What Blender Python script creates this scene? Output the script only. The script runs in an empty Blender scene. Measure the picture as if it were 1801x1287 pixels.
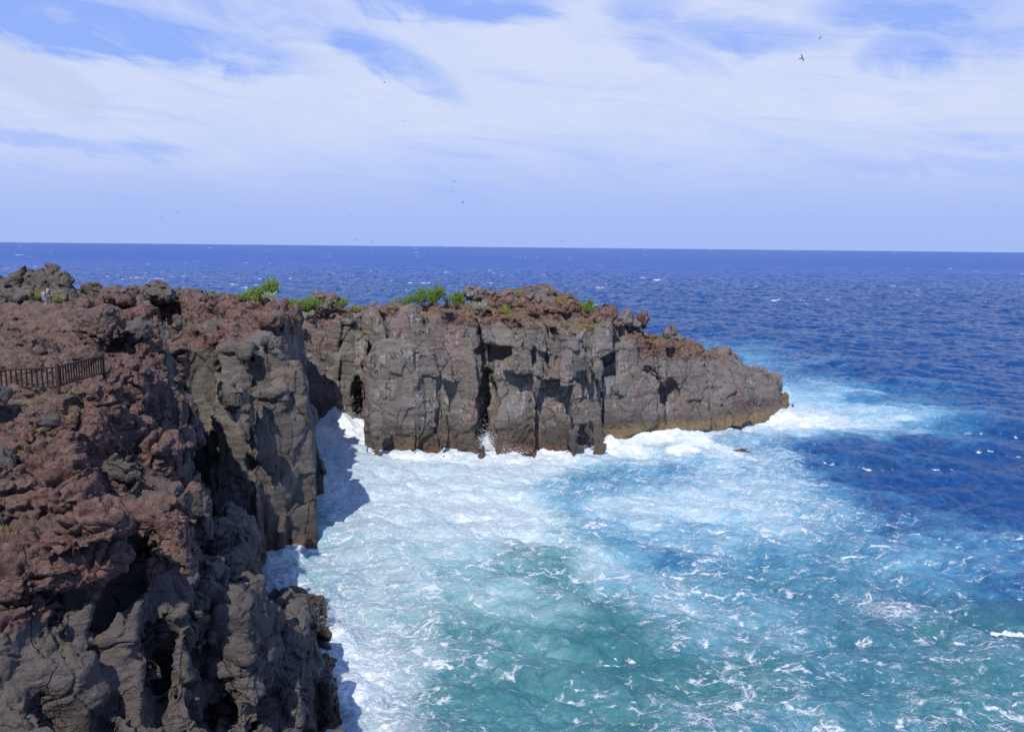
import bpy, bmesh, math, random, time
import numpy as np
from mathutils import Vector, Matrix
T00 = time.time()
C = bpy.context.scene.collection
sc = bpy.context.scene
rad = math.radians

# ------------------------------------------------------------------ camera, sky, sun
F_PX, W_PX, H_PX, CAM_H = 1413.0, 1801.0, 1287.0, 27.0
cam_d = bpy.data.cameras.new('camera')
cam = bpy.data.objects.new('camera', cam_d); C.objects.link(cam); sc.camera = cam
cam_d.sensor_width = 36.0; cam_d.lens = 36.0 * F_PX / W_PX
cam_d.clip_start = 0.3; cam_d.clip_end = 80000
CAM_R = Matrix.Rotation(rad(90 - 8.43), 3, 'X') @ Matrix.Rotation(rad(0.573), 3, 'Z')
cam.matrix_world = Matrix.Translation((0, 0, CAM_H)) @ CAM_R.to_4x4()

SUN_EL, SUN_TRAVEL = 51.0, (0.27, 0.963)          # light travels away from the camera, a little to the right
sd = Vector((SUN_TRAVEL[0], SUN_TRAVEL[1], 0)).normalized() * math.cos(rad(SUN_EL)); sd.z = -math.sin(rad(SUN_EL))
sl = bpy.data.lights.new('sun', 'SUN'); sl.energy = 4.9; sl.angle = rad(0.5); sl.color = (1.0, 0.95, 0.88)
so = bpy.data.objects.new('sun', sl); C.objects.link(so)
so.rotation_euler = sd.to_track_quat('-Z', 'Y').to_euler(); so.location = (-40, -60, 120)

sc.view_settings.view_transform = 'Standard'; sc.view_settings.look = 'None'
sc.view_settings.exposure = 0.0; sc.view_settings.gamma = 1.0


class X:
    """tiny wrapper so that shader maths reads like maths"""
    def __init__(s, nt, sock): s.nt, s.s = nt, sock
    def _m(s, op, *a, clamp=False):
        n = s.nt.nodes.new('ShaderNodeMath'); n.operation = op; n.use_clamp = clamp
        for i, q in enumerate((s,) + a):
            if isinstance(q, X): s.nt.links.new(q.s, n.inputs[i])
            else: n.inputs[i].default_value = q
        return X(s.nt, n.outputs[0])
    def __add__(s, o): return s._m('ADD', o)
    __radd__ = __add__
    def __mul__(s, o): return s._m('MULTIPLY', o)
    __rmul__ = __mul__
    def __sub__(s, o): return s._m('SUBTRACT', o)
    def __rsub__(s, o): return (s * -1.0) + o
    def __truediv__(s, o): return s._m('DIVIDE', o)
    def pw(s, o): return s._m('POWER', o)
    def mx(s, o): return s._m('MAXIMUM', o)
    def mn(s, o): return s._m('MINIMUM', o)
    def ab(s): return s._m('ABSOLUTE')
    def cl(s): return s._m('ADD', 0.0, clamp=True)
    def ss(s, a, b):
        n = s.nt.nodes.new('ShaderNodeMapRange'); n.interpolation_type = 'SMOOTHSTEP'
        s.nt.links.new(s.s, n.inputs[0])
        for k, q in ((1, a), (2, b)):
            if isinstance(q, X): s.nt.links.new(q.s, n.inputs[k])
            else: n.inputs[k].default_value = q
        return X(s.nt, n.outputs[0])


def noise(nt, vec, scale, detail=4, rough=0.55, dist=0.0, kind='FBM', lac=2.0):
    n = nt.nodes.new('ShaderNodeTexNoise'); n.inputs['Scale'].default_value = scale
    n.inputs['Detail'].default_value = detail; n.inputs['Roughness'].default_value = rough
    n.inputs['Distortion'].default_value = dist; n.inputs['Lacunarity'].default_value = lac
    nt.links.new(vec, n.inputs['Vector']); return X(nt, n.outputs['Fac'])


def voro(nt, vec, scale, feature='F1', out='Distance', rnd=1.0):
    n = nt.nodes.new('ShaderNodeTexVoronoi'); n.feature = feature; n.inputs['Scale'].default_value = scale
    n.inputs['Randomness'].default_value = rnd
    nt.links.new(vec, n.inputs['Vector']); return X(nt, n.outputs[out])


def mapping(nt, vec, scale=(1, 1, 1), rot=(0, 0, 0), loc=(0, 0, 0)):
    n = nt.nodes.new('ShaderNodeMapping'); n.inputs['Scale'].default_value = scale
    n.inputs['Rotation'].default_value = rot; n.inputs['Location'].default_value = loc
    nt.links.new(vec, n.inputs['Vector']); return n.outputs[0]


def mixc(nt, f, a, b):
    n = nt.nodes.new('ShaderNodeMix'); n.data_type = 'RGBA'
    if isinstance(f, X): nt.links.new(f.s, n.inputs[0])
    else: n.inputs[0].default_value = f
    for k, q in ((6, a), (7, b)):
        if isinstance(q, tuple): n.inputs[k].default_value = (*q, 1)
        else: nt.links.new(q, n.inputs[k])
    return n.outputs[2]


def attr(nt, name):
    n = nt.nodes.new('ShaderNodeAttribute'); n.attribute_name = name; return X(nt, n.outputs['Fac'])


def srgb(r, g, b):
    f = lambda c: (c / 255 / 12.92) if c <= 10 else ((c / 255 + 0.055) / 1.055) ** 2.4
    return (f(r), f(g), f(b))


# world: Nishita sky under a veil of thin cloud laid out by bearing and elevation
wd = bpy.data.worlds.new('World'); sc.world = wd; wd.use_nodes = True
nt = wd.node_tree; nt.nodes.clear()
wo = nt.nodes.new('ShaderNodeOutputWorld'); bg = nt.nodes.new('ShaderNodeBackground')
sky = nt.nodes.new('ShaderNodeTexSky'); sky.sky_type = 'NISHITA'; sky.sun_disc = False
sky.sun_elevation = rad(SUN_EL)
sky.sun_rotation = math.atan2(-sd.x, -sd.y)
sky.altitude = 50; sky.air_density = 1.0; sky.dust_density = 0.4; sky.ozone_density = 3.0
SKY_K = 0.12
tc = nt.nodes.new('ShaderNodeTexCoord'); sp = nt.nodes.new('ShaderNodeSeparateXYZ')
nt.links.new(tc.outputs['Generated'], sp.inputs[0])
dx, dy, dz = (X(nt, sp.outputs[k]) for k in range(3))
brg = dx._m('ARCTAN2', dy)                        # bearing from +Y, radians
ele = dz._m('ARCSINE')
cmb = nt.nodes.new('ShaderNodeCombineXYZ')
nt.links.new((brg * 1.0).s, cmb.inputs[0]); nt.links.new((ele * 4.0 + brg * 0.35).s, cmb.inputs[1])
sv = cmb.outputs[0]
cmb2 = nt.nodes.new('ShaderNodeCombineXYZ')
nt.links.new(brg.s, cmb2.inputs[0]); nt.links.new((ele * 2.0 + brg * 0.5).s, cmb2.inputs[1])
w1 = noise(nt, sv, 3.0, 7, 0.6, 0.5) - 0.5
w2 = noise(nt, mapping(nt, sv, (1, 1, 1), loc=(7.3, 2.1, 0)), 9.0, 7, 0.62, 0.8) - 0.5
w3 = noise(nt, mapping(nt, cmb2.outputs[0], (1, 1, 1), loc=(3.3, 9.1, 0)), 7.0, 8, 0.65, 1.2) - 0.5
gap = None
# (u, v, half width, half height, slope, strength): gaps of clear sky, given as bearing/elevation
for (u, v, a, b, sl_, st) in [(120, 42, 330, 46, 0.06, 1.25), (330, 85, 190, 24, 0.10, 0.7), (790, -8, 190, 40, 0.0, 1.0), (690, 108, 120, 34, 0.42, 0.85),
                             (20, -40, 500, 60, 0, 0.8), (1640, 0, 170, 46, 0.0, 1.05), (1600, 95, 75, 40, 0.0, 0.95), (1740, 40, 120, 50, 0.1, 0.7),
                             (1290, 62, 190, 30, 0.10, 0.7), (1130, 18, 70, 30, 0, 0.7), (1190, 98, 90, 22, 0.35, 0.5), (80, 247, 120, 12, 0.06, 0.5),
                             (275, 262, 60, 12, 0.16, 0.5), (1680, 290, 240, 14, 0.05, 0.35), (900, 300, 260, 60, 0.0, 0.22), (1330, 240, 170, 9, 0.25, 0.2), (1740, 245, 130, 12, 0.0, 0.2)]:
    q_ = (CAM_R @ Vector(((u - 900.5) / F_PX, -(v - 643.5) / F_PX, -1.0))).normalized(); bx, ex = math.atan2(q_.x, q_.y), math.asin(q_.z)
    A, B = a / F_PX, b / F_PX
    ub = (brg + w1 * 0.035 - bx)
    ve = (ele + w2 * 0.030 + w3 * 0.045 - ex) + ub * sl_
    d = (ub * (1 / A)).pw(2.0) + (ve * (1 / B)).pw(2.0)
    g = (d * -1.0 + 1.6).ss(0.0, 1.6) * (st * 0.88)
    gap = g if gap is None else gap.mx(g)
gap = (gap + w3 * (gap * 2.0 + 0.35) + w2 * (0.25 + gap * 0.8) + noise(nt, mapping(nt, sv, (1, 2.4, 1), (0, 0, 0.25), (5, 5, 0)), 5.0, 8, 0.66, 0.9).ss(0.50, 0.72) * 0.30).cl()
high = (1.0 - gap * 0.93).cl()                     # cloud cover
upper = ele.ss(0.36, 0.62)                           # above the frame the veil breaks up
cover = (high * (1.0 - upper * 0.95) * brg.ab().ss(1.7, 1.0)).cl()
cream = ((w1 * 1.5 + w2 * 1.3 + 0.5) * ele.ss(0.03, 0.16)).cl()
lowc = mixc(nt, ele.ss(0.0, 0.14), srgb(166, 188, 244), srgb(184, 204, 250))
cc = mixc(nt, cream, lowc, srgb(222, 228, 248))
band = (ele.ss(0.10, 0.17) * 0.55 + 0.0).cl()
cc = mixc(nt, band, cc, srgb(213, 223, 250))
# one darker lavender cumulus low on the left
ub = (brg + w2 * 0.03 + 0.535); ve = ele + w2 * 0.03 - 0.172 + ub * 0.35
cu = (1.35 - ((ub * (1 / 0.085)).pw(2.0) + (ve * (1 / 0.028)).pw(2.0))).ss(0.0, 0.9)
cc = mixc(nt, cu * 0.35, cc, srgb(184, 194, 232))
clear = mixc(nt, 0.88, sky.outputs[0], tuple(c / SKY_K for c in srgb(142, 176, 255)))
ccs = nt.nodes.new('ShaderNodeVectorMath'); ccs.operation = 'SCALE'; ccs.inputs[3].default_value = 1 / SKY_K
nt.links.new(cc, ccs.inputs[0])
fin = mixc(nt, cover, clear, ccs.outputs[0])
nt.links.new(fin, bg.inputs['Color']); bg.inputs['Strength'].default_value = SKY_K
nt.links.new(bg.outputs[0], wo.inputs[0])


# ------------------------------------------------------------------ helpers
def ray(u, v):
    return CAM_R @ Vector(((u - 900.5) / F_PX, -(v - 643.5) / F_PX, -1.0))
def at(u, v, Y):
    d = ray(u, v); k = Y / d.y; return Vector((d.x * k, Y, CAM_H + d.z * k))
def sea(u, v, z=0.0):
    d = ray(u, v); k = (z - CAM_H) / d.z; return Vector((d.x * k, d.y * k, z))

def tag(o, label=None, cat=None, group=None, kind=None):
    for k, q in (('label', label), ('category', cat), ('group', group), ('kind', kind)):
        if q: o[k] = q
    return o

def mesh_obj(name, verts, faces, mat, parent=None, smooth=True, attrs=None):
    """verts (N,3) array, faces (M,3|4) array or list of tuples -> one linked mesh object"""
    me = bpy.data.meshes.new(name)
    v = np.asarray(verts, dtype=np.float32)
    if isinstance(faces, np.ndarray):
        k = faces.shape[1]; M = len(faces)
        me.vertices.add(len(v)); me.vertices.foreach_set('co', v.ravel())
        me.loops.add(M * k); me.loops.foreach_set('vertex_index', faces.astype(np.int32).ravel())
        me.polygons.add(M); me.polygons.foreach_set('loop_start', np.arange(0, M * k, k, dtype=np.int32))
        me.update(calc_edges=True); me.validate(clean_customdata=False)
    else:
        me.from_pydata([tuple(q) for q in v], [], [tuple(int(i) for i in f) for f in faces])
    if smooth: me.polygons.foreach_set('use_smooth', np.ones(len(me.polygons), dtype=bool))
    for an, av in (attrs or {}).items():
        a = me.attributes.new(an, 'FLOAT', 'POINT'); a.data.foreach_set('value', np.asarray(av, dtype=np.float32))
    if mat: me.materials.append(mat)
    o = bpy.data.objects.new(name, me); C.objects.link(o)
    if parent: o.parent = parent
    return o

RNG = np.random.default_rng(11)
TAB = RNG.uniform(-1, 1, (64, 64, 64)).astype(np.float32)
TABF = TAB.ravel()
def vn(p, f, seed=0):
    """3-D value noise, -1..1"""
    fx, fy, fz = (f, f, f) if np.isscalar(f) else f
    o = (seed * 12.9898) % 61.0
    q = [p[:, 0] * fx + o, p[:, 1] * fy + o * 1.7, p[:, 2] * fz + o * 2.3]
    i, t = [], []
    for a in q:
        fl = np.floor(a); r = (a - fl).astype(np.float32); i.append(fl.astype(np.int64)); t.append(r * r * r * (r * (r * 6 - 15) + 10))
    x0, y0, z0 = (a & 63 for a in i); x1, y1, z1 = ((a + 1) & 63 for a in i)
    g = lambda a, b, c: TABF[(a * 64 + b) * 64 + c]
    c00 = g(x0, y0, z0) * (1 - t[0]) + g(x1, y0, z0) * t[0]; c10 = g(x0, y1, z0) * (1 - t[0]) + g(x1, y1, z0) * t[0]
    c01 = g(x0, y0, z1) * (1 - t[0]) + g(x1, y0, z1) * t[0]; c11 = g(x0, y1, z1) * (1 - t[0]) + g(x1, y1, z1) * t[0]
    c0 = c00 * (1 - t[1]) + c10 * t[1]; c1 = c01 * (1 - t[1]) + c11 * t[1]
    return c0 * (1 - t[2]) + c1 * t[2]
def fbm(p, f, n=3, g=0.5, seed=0):
    s, a, w = 0, 1.0, 0
    f = np.array((f, f, f) if np.isscalar(f) else f, dtype=float)
    for k in range(n):
        s = s + a * vn(p, tuple(f), seed + k * 3); w += a; a *= g; f = f * 2.03
    return s / w
def ridged(p, f, n=3, g=0.5, seed=0):
    s, a, w = 0, 1.0, 0
    f = np.array((f, f, f) if np.isscalar(f) else f, dtype=float)
    for k in range(n):
        s = s + a * (1 - 2 * np.abs(vn(p, tuple(f), seed + k * 3))); w += a; a *= g; f = f * 2.03
    return s / w
def h3(i, j, k, s):
    h = (i * 374761393 + j * 668265263 + k * 2147483647 + s * 974634777) & 0xffffffff
    h = ((h ^ (h >> 13)) * 1274126177) & 0xffffffff
    h = ((h ^ (h >> 16)) * 2246822519) & 0xffffffff
    return ((h ^ (h >> 15)) & 0xffff).astype(np.float32) / 65535.0
def cells(p, size, seed=0, dims=3, jit=0.75):
    """Voronoi: F1, F2, integer cell id (as 3 ints), offset from nearest seed"""
    q = p / np.array(size, dtype=np.float32)
    b = np.floor(q - 0.5).astype(np.int64)
    N = len(p); f1 = np.full(N, 9, np.float32); f2 = np.full(N, 9, np.float32)
    best = np.zeros((N, 3), np.int64); off = np.zeros((N, 3), np.float32)
    for i in (0, 1):
        for j in (0, 1):
            for k in ((0, 1) if dims == 3 else (0,)):
                ci, cj, ck = b[:, 0] + i, b[:, 1] + j, (b[:, 2] + k if dims == 3 else b[:, 2] * 0)
                ox = q[:, 0] - (ci + 0.5 + jit * (h3(ci, cj, ck, seed + 1) - 0.5))
                oy = q[:, 1] - (cj + 0.5 + jit * (h3(ci, cj, ck, seed + 2) - 0.5))
                oz = (q[:, 2] - (ck + 0.5 + jit * (h3(ci, cj, ck, seed + 3) - 0.5))) if dims == 3 else 0 * ox
                d = np.sqrt(ox * ox + oy * oy + oz * oz).astype(np.float32)
                m = d < f1
                f2 = np.where(m, f1, np.minimum(f2, d)); f1 = np.where(m, d, f1)
                best[m, 0] = ci[m]; best[m, 1] = cj[m]; best[m, 2] = ck[m]
                off[m, 0] = ox[m]; off[m, 1] = oy[m]; off[m, 2] = oz[m]
    return f1, f2, best, off * np.array(size, dtype=np.float32)
def sstep(x, a, b):
    t = np.clip((x - a) / (b - a), 0, 1); return t * t * (3 - 2 * t)

# ------------------------------------------------------------------ terrain: one field, meshed in three blocks
S = lambda u, v: tuple(sea(u, v))[:2]
P_ = lambda u, y: ((u - 900.5) / F_PX * y, y)
# each solid: an outline in plan, and control points (u, v, distance) or [x, y, z] for the height of its top
HIGH = dict(poly=[(-150, 20), (-40, 22), (-24, 24), P_(0, 25.6), P_(100, 26.6), P_(200, 27.8), P_(245, 28.8), P_(284, 30.4), P_(314, 34.5), P_(348, 39), P_(346, 42), P_(306, 46.5), P_(300, 52), P_(300, 60), P_(299, 66),
         P_(303, 74), P_(292, 84), P_(300, 84), P_(318, 75.0), P_(350, 70.8), P_(400, 69.6), P_(440, 71.8), P_(478, 74.5), P_(518, 79), P_(527, 84), P_(520, 92), P_(517, 100), P_(524, 110), P_(520, 118.5),
         P_(560, 119.5), P_(600, 119), P_(630, 118.5), P_(637, 122), P_(646, 122), P_(652, 113), P_(668, 109.5), P_(700, 108.8), P_(740, 109), P_(775, 108), P_(800, 105.6), S(830, 799),
         S(846, 778), S(858, 766), S(866, 792), S(930, 801), S(1000, 802), S(1055, 800), S(1068, 774), S(1110, 759), S(1150, 750), S(1250, 741), S(1300, 732),
         S(1345, 726), S(1384, 715), (47, 145), (40, 150), (25, 147), (12, 140), (-5, 136), (-20, 136), (-40, 132), (-55, 118), (-62, 98), (-85, 92), (-150, 92)],
  top=[(0, 690, 35), (103, 686, 34.4), (60, 760, 32), (0, 770, 31), (182, 664, 39), (60, 720, 33.5), (150, 700, 36), (140, 678, 36.5), (50, 690, 34.6),
          (0, 620, 42), (60, 600, 47), (0, 548, 63), (88, 544, 67), (150, 560, 60), (200, 600, 54), (120, 620, 45), (50, 575, 54), (160, 640, 43), (120, 552, 64), (50, 552, 64),
          (250, 650, 50), (215, 612, 54), (260, 568, 64), (285, 600, 62), (230, 680, 46), (282, 690, 49), (292, 720, 46), (290, 640, 56),
          (30, 532, 72), (90, 530, 74), (150, 530, 76), (230, 528, 80), (320, 528, 86), (400, 538, 90), (270, 548, 76), (330, 572, 76),
          (325, 598, 73.5), (360, 592, 71.5), (400, 607, 70.3), (430, 618, 72.2), (380, 568, 78), (480, 552, 84), (512, 560, 90), (440, 555, 86), (475, 600, 75.5), (515, 600, 80), (512, 556, 98),
          (530, 562, 119), (600, 558, 119), (640, 564, 120), (560, 547, 124), (620, 542, 126), (450, 537, 106), (520, 547, 105),
          (665, 562, 110.5), (700, 552, 110.5), (750, 550, 110.5), (820, 554, 109), (790, 556, 108), (700, 547, 120), (780, 542, 122), (840, 570, 107.5),
          (880, 562, 107.5), (950, 562, 107.5), (1000, 588, 107), (1070, 577, 110), (880, 530, 117), (950, 520, 117), (1000, 527, 117), (1050, 550, 117),
          (1090, 564, 117), (1120, 580, 118), (1150, 602, 117), (1180, 594, 123), (1220, 604, 126), (1250, 614, 129), (1275, 621, 130), (1300, 630, 132), (1325, 641, 133), (1350, 654, 135), (1378, 690, 137), (1390, 712, 138.5),
          (1130, 612, 114), (1200, 624, 120), (1260, 644, 125), (1320, 657, 130),
          (0, 975, 26.3), (100, 965, 27.3), (200, 972, 28.6), (285, 935, 30.3), (300, 850, 34.5), (335, 880, 36), (322, 790, 40), (300, 726, 44), (250, 690, 42), (200, 725, 38), (100, 805, 32.5), (0, 850, 29.5), (200, 850, 33), (345, 862, 40.5),
          [-50, 30, 20.5], [-60, 55, 21], [-40, 24, 18.5], [-75, 70, 21], [-60, 40, 21], [-30, 25, 18], [-55, 85, 19], [-30, 130, 15], [-10, 130, 16], [15, 133, 14], [35, 142, 6],
          [-75, 85, 17], [-45, 95, 18], [-40, 110, 17], [5, 124, 19]])
LOW = dict(poly=[(-150, 0), (-5, 0), (-6.5, 30), (-9.6, 40), S(602, 1290), S(596, 1225), S(582, 1190), S(574, 1140), S(560, 1086), S(500, 1082), S(458, 1076), S(440, 1050), P_(395, 59), P_(350, 58), P_(330, 56), P_(300, 44), (-30, 44), (-60, 32), (-150, 32)],
  top=[(0, 1095, 25.0), (100, 1085, 26.3), (200, 1100, 28.2), (0, 1310, 22.3), (150, 1320, 24.6), (300, 1335, 28.5), (400, 1345, 32.5), (480, 1345, 36.5), (545, 1325, 40.5), [*P_(500, 55.5), 1.6], [*P_(540, 56), 1.5], [*P_(562, 51.8), 1.7], [*P_(580, 47.2), 1.6], [*P_(590, 44.3), 1.5], [*P_(540, 49), 2.6], [*P_(560, 45.5), 2.6], [*P_(575, 42.5), 2.6], [*P_(510, 52), 3.0],
          (352, 1105, 37), (400, 1095, 41.5), (440, 1120, 47), (250, 1115, 30.5), (200, 1165, 28), (330, 1185, 33), (420, 1195, 39), (500, 1210, 43), 
          (385, 992, 51), (430, 1048, 55.5), (368, 1000, 45), (350, 985, 51), (400, 1020, 55), [-40, 12, 17.5], [-20, 10, 13], [-8, 15, 10], [-28, 18, 14.5]])
LEDGE = dict(poly=[P_(322, 75), P_(338, 72.8), P_(362, 71.0), P_(372, 66.5), P_(392, 62.0), P_(420, 61.6), S(443, 1014), S(480, 1000), S(520, 977), S(541, 964), P_(534, 79), P_(524, 86), P_(450, 82), P_(350, 78)],
  top=[(372, 757, 69.5), (395, 640, 69), (450, 686, 67.5), (480, 693, 69), (515, 700, 71.5), (545, 704, 73.5), (528, 660, 78), (430, 640, 70), (340, 660, 72), (480, 660, 73)])
BLOCK = dict(poly=[P_(652, 112), S(648, 790), S(662, 808), S(740, 804), S(790, 801), S(832, 799), P_(828, 108), P_(740, 110.5)],
  top=[(655, 622, 104.6), (700, 618, 104.3), (762, 624, 104.6), (700, 600, 107.5), (800, 612, 104.5), (760, 604, 107.5), (828, 620, 104.5), (660, 610, 109)])
SOLIDS = [HIGH, LOW, LEDGE, BLOCK]
for so__ in SOLIDS:
    so__['cp'] = np.array([tuple(at(*q)) if isinstance(q, tuple) else tuple(q) for q in so__['top']], dtype=np.float32)
    so__['box'] = (min(p[0] for p in so__['poly']) - 4, max(p[0] for p in so__['poly']) + 4, min(p[1] for p in so__['poly']) - 4, max(p[1] for p in so__['poly']) + 4)

def top_xy(x, y, so__):
    """height of a solid's top by inverse distance to its control points"""
    num = np.zeros_like(x); den = np.zeros_like(x)
    for cx, cy, cz in so__['cp']:
        s = 0.25 + (cy / 60) ** 2 * 0.5
        d2 = (x - cx) ** 2 + (y - cy) ** 2 + s
        k = 1.0 / (d2 * d2 * np.sqrt(d2)) * s ** 1.2
        num += k * cz; den += k
    return num / den
def sd_poly(x, y, P):
    P = np.array(P, dtype=np.float32); n = len(P)
    d = np.full(x.shape, 1e9, np.float32); inside = np.zeros(x.shape, bool)
    for i in range(n):
        a, b = P[i], P[(i + 1) % n]; e = b - a
        t = np.clip(((x - a[0]) * e[0] + (y - a[1]) * e[1]) / (e @ e), 0, 1)
        d = np.minimum(d, (x - a[0] - e[0] * t) ** 2 + (y - a[1] - e[1] * t) ** 2)
        c = (a[1] > y) != (b[1] > y)
        xi = a[0] + (y - a[1]) / (e[1] if abs(e[1]) > 1e-9 else 1e-9) * e[0]
        inside ^= c & (x < xi)
    d = np.sqrt(d); return np.where(inside, -d, d)
def solids_at(x, y):
    """per solid: outline distance and top height on the same points"""
    return [(sd_poly(x, y, q['poly']), top_xy(x, y, q)) for q in SOLIDS]
def ground(x, y):
    """top of the ground and distance to the shore"""
    T = np.full(x.shape, -9.0, np.float32); D = np.full(x.shape, 99.0, np.float32)
    for d, t in solids_at(x, y):
        T = np.where((d < 0.6) & (t > T), t, T); D = np.minimum(D, d)
    return T, D
def sd_coast(x, y):
    return np.minimum.reduce([sd_poly(x, y, q['poly']) for q in SOLIDS])

# hollows and swellings (u, v, distance, rx, ry, rz[, tilt]) measured off the photograph, in metres
CARVE = [(294, 610, 71.5, .55, 3.5, 2.2), (300, 660, 69.5, .8, 4, 3.4), (313, 730, 66, 1.1, 5, 4.2), (330, 820, 62.5, 1.5, 6, 5.0), (860, 700, 106.5, 1.6, 5, 2.9), (850, 742, 106, 1.0, 4, 2.5), (633, 690, 119.5, 1.2, 4, 3.6), (872, 622, 107.5, 2.6, 2.2, 1.3), (1062, 630, 110, 1.8, 2.0, 1.6),
         (1080, 650, 109.5, 1.5, 1.6, 1.2), (1040, 610, 108.6, 3.6, 1.2, 1.0), (1140, 660, 112.5, 1.5, 1.5, 1.6), (1175, 690, 115, 1.6, 1.6, 2.0), (1285, 690, 123.5, 2.6, 1.2, 0.9),
         (210, 598, 52, 1.5, 1.6, 0.9), (20, 700, 32, 0.9, 1.0, 0.5), (40, 800, 29.5, 1.0, 1.2, 0.6), (225, 800, 34, 1.4, 1.0, 1.0), (180, 860, 31.5, 1.3, 0.9, 0.8),
         (100, 1058, 25.2, 3.6, 1.1, 0.45), (205, 1040, 28.5, 0.9, 1.6, 1.5), (225, 985, 29.4, 1.3, 1.0, 0.9), (240, 1130, 30, 0.5, 1.2, 1.6), (340, 1150, 34.5, 0.55, 1.4, 2.2), (365, 1040, 37.5, 0.9, 1.5, 1.6),
         (515, 1180, 47.5, 1.2, 1.6, 1.6), (440, 1020, 49, 1.0, 2.5, 2.0), (345, 665, 69, 1.1, 1.5, 4.5), (440, 760, 67.3, 0.55, 2.2, 3.6), (372, 660, 69, 0.5, 1.8, 4.6), (507, 600, 80, 1.0, 1.2, 2.4),
         (120, 720, 33.5, 0.5, 0.8, 0.35), (110, 760, 31.5, 0.45, 0.6, 0.3), (330, 960, 41, 1.6, 3.0, 3.2), (255, 850, 33, 0.6, 1.0, 1.3)]
LUMP = [(180, 585, 51, 1.5, 1.2, 0.9), (215, 570, 56, 1.6, 1.5, 0.9), (200, 668, 40, 1.5, 1.2, 0.7), (240, 690, 41.5, 0.9, 1.1, 0.9), (100, 985, 27, 3.2, 1.4, 0.75), (30, 1010, 26, 2.6, 1.5, 0.8),
        (290, 1040, 32, 0.85, 0.9, 1.7), (170, 1150, 27.5, 1.15, 1.0, 1.7), (60, 1180, 25, 1.6, 1.2, 1.4), (410, 1150, 38.3, 1.1, 1.3, 2.6), (250, 900, 31.5, 1.3, 0.9, 0.5), (345, 900, 39.5, 0.7, 1.2, 1.8),
        (215, 770, 37, 1.3, 1.2, 0.9), (480, 1240, 38, 1.2, 1.2, 1.4), (330, 1230, 31.5, 0.9, 1.2, 1.3), (60, 880, 29.0, 1.6, 1.2, 0.5), (260, 790, 37, 1.2, 1.4, 0.8), (120, 1230, 25.5, 1.0, 0.8, 1.2),
        (930, 530, 114, 2.6, 2.5, 2.0), (955, 520, 115, 1.9, 2.5, 1.6), (1210, 640, 119.5, 2.4, 2.4, 3.4), (700, 700, 104.0, 3.4, 2.0, 8.0), (1130, 565, 117, 1.0, 1.0, 1.2), (970, 545, 112, 3.2, 2.2, 1.4),
        (555, 1120, 57, 1.3, 1.6, 1.6), (575, 1195, 50.5, 0.9, 1.0, 0.7), (590, 1255, 46.3, 0.9, 1.0, 0.6), (400, 1050, 50, 1.4, 2.0, 1.6), (225, 530, 75, 1.2, 1.2, .8), (470, 560, 81, 1.8, 1.6, 1.1)]

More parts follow.
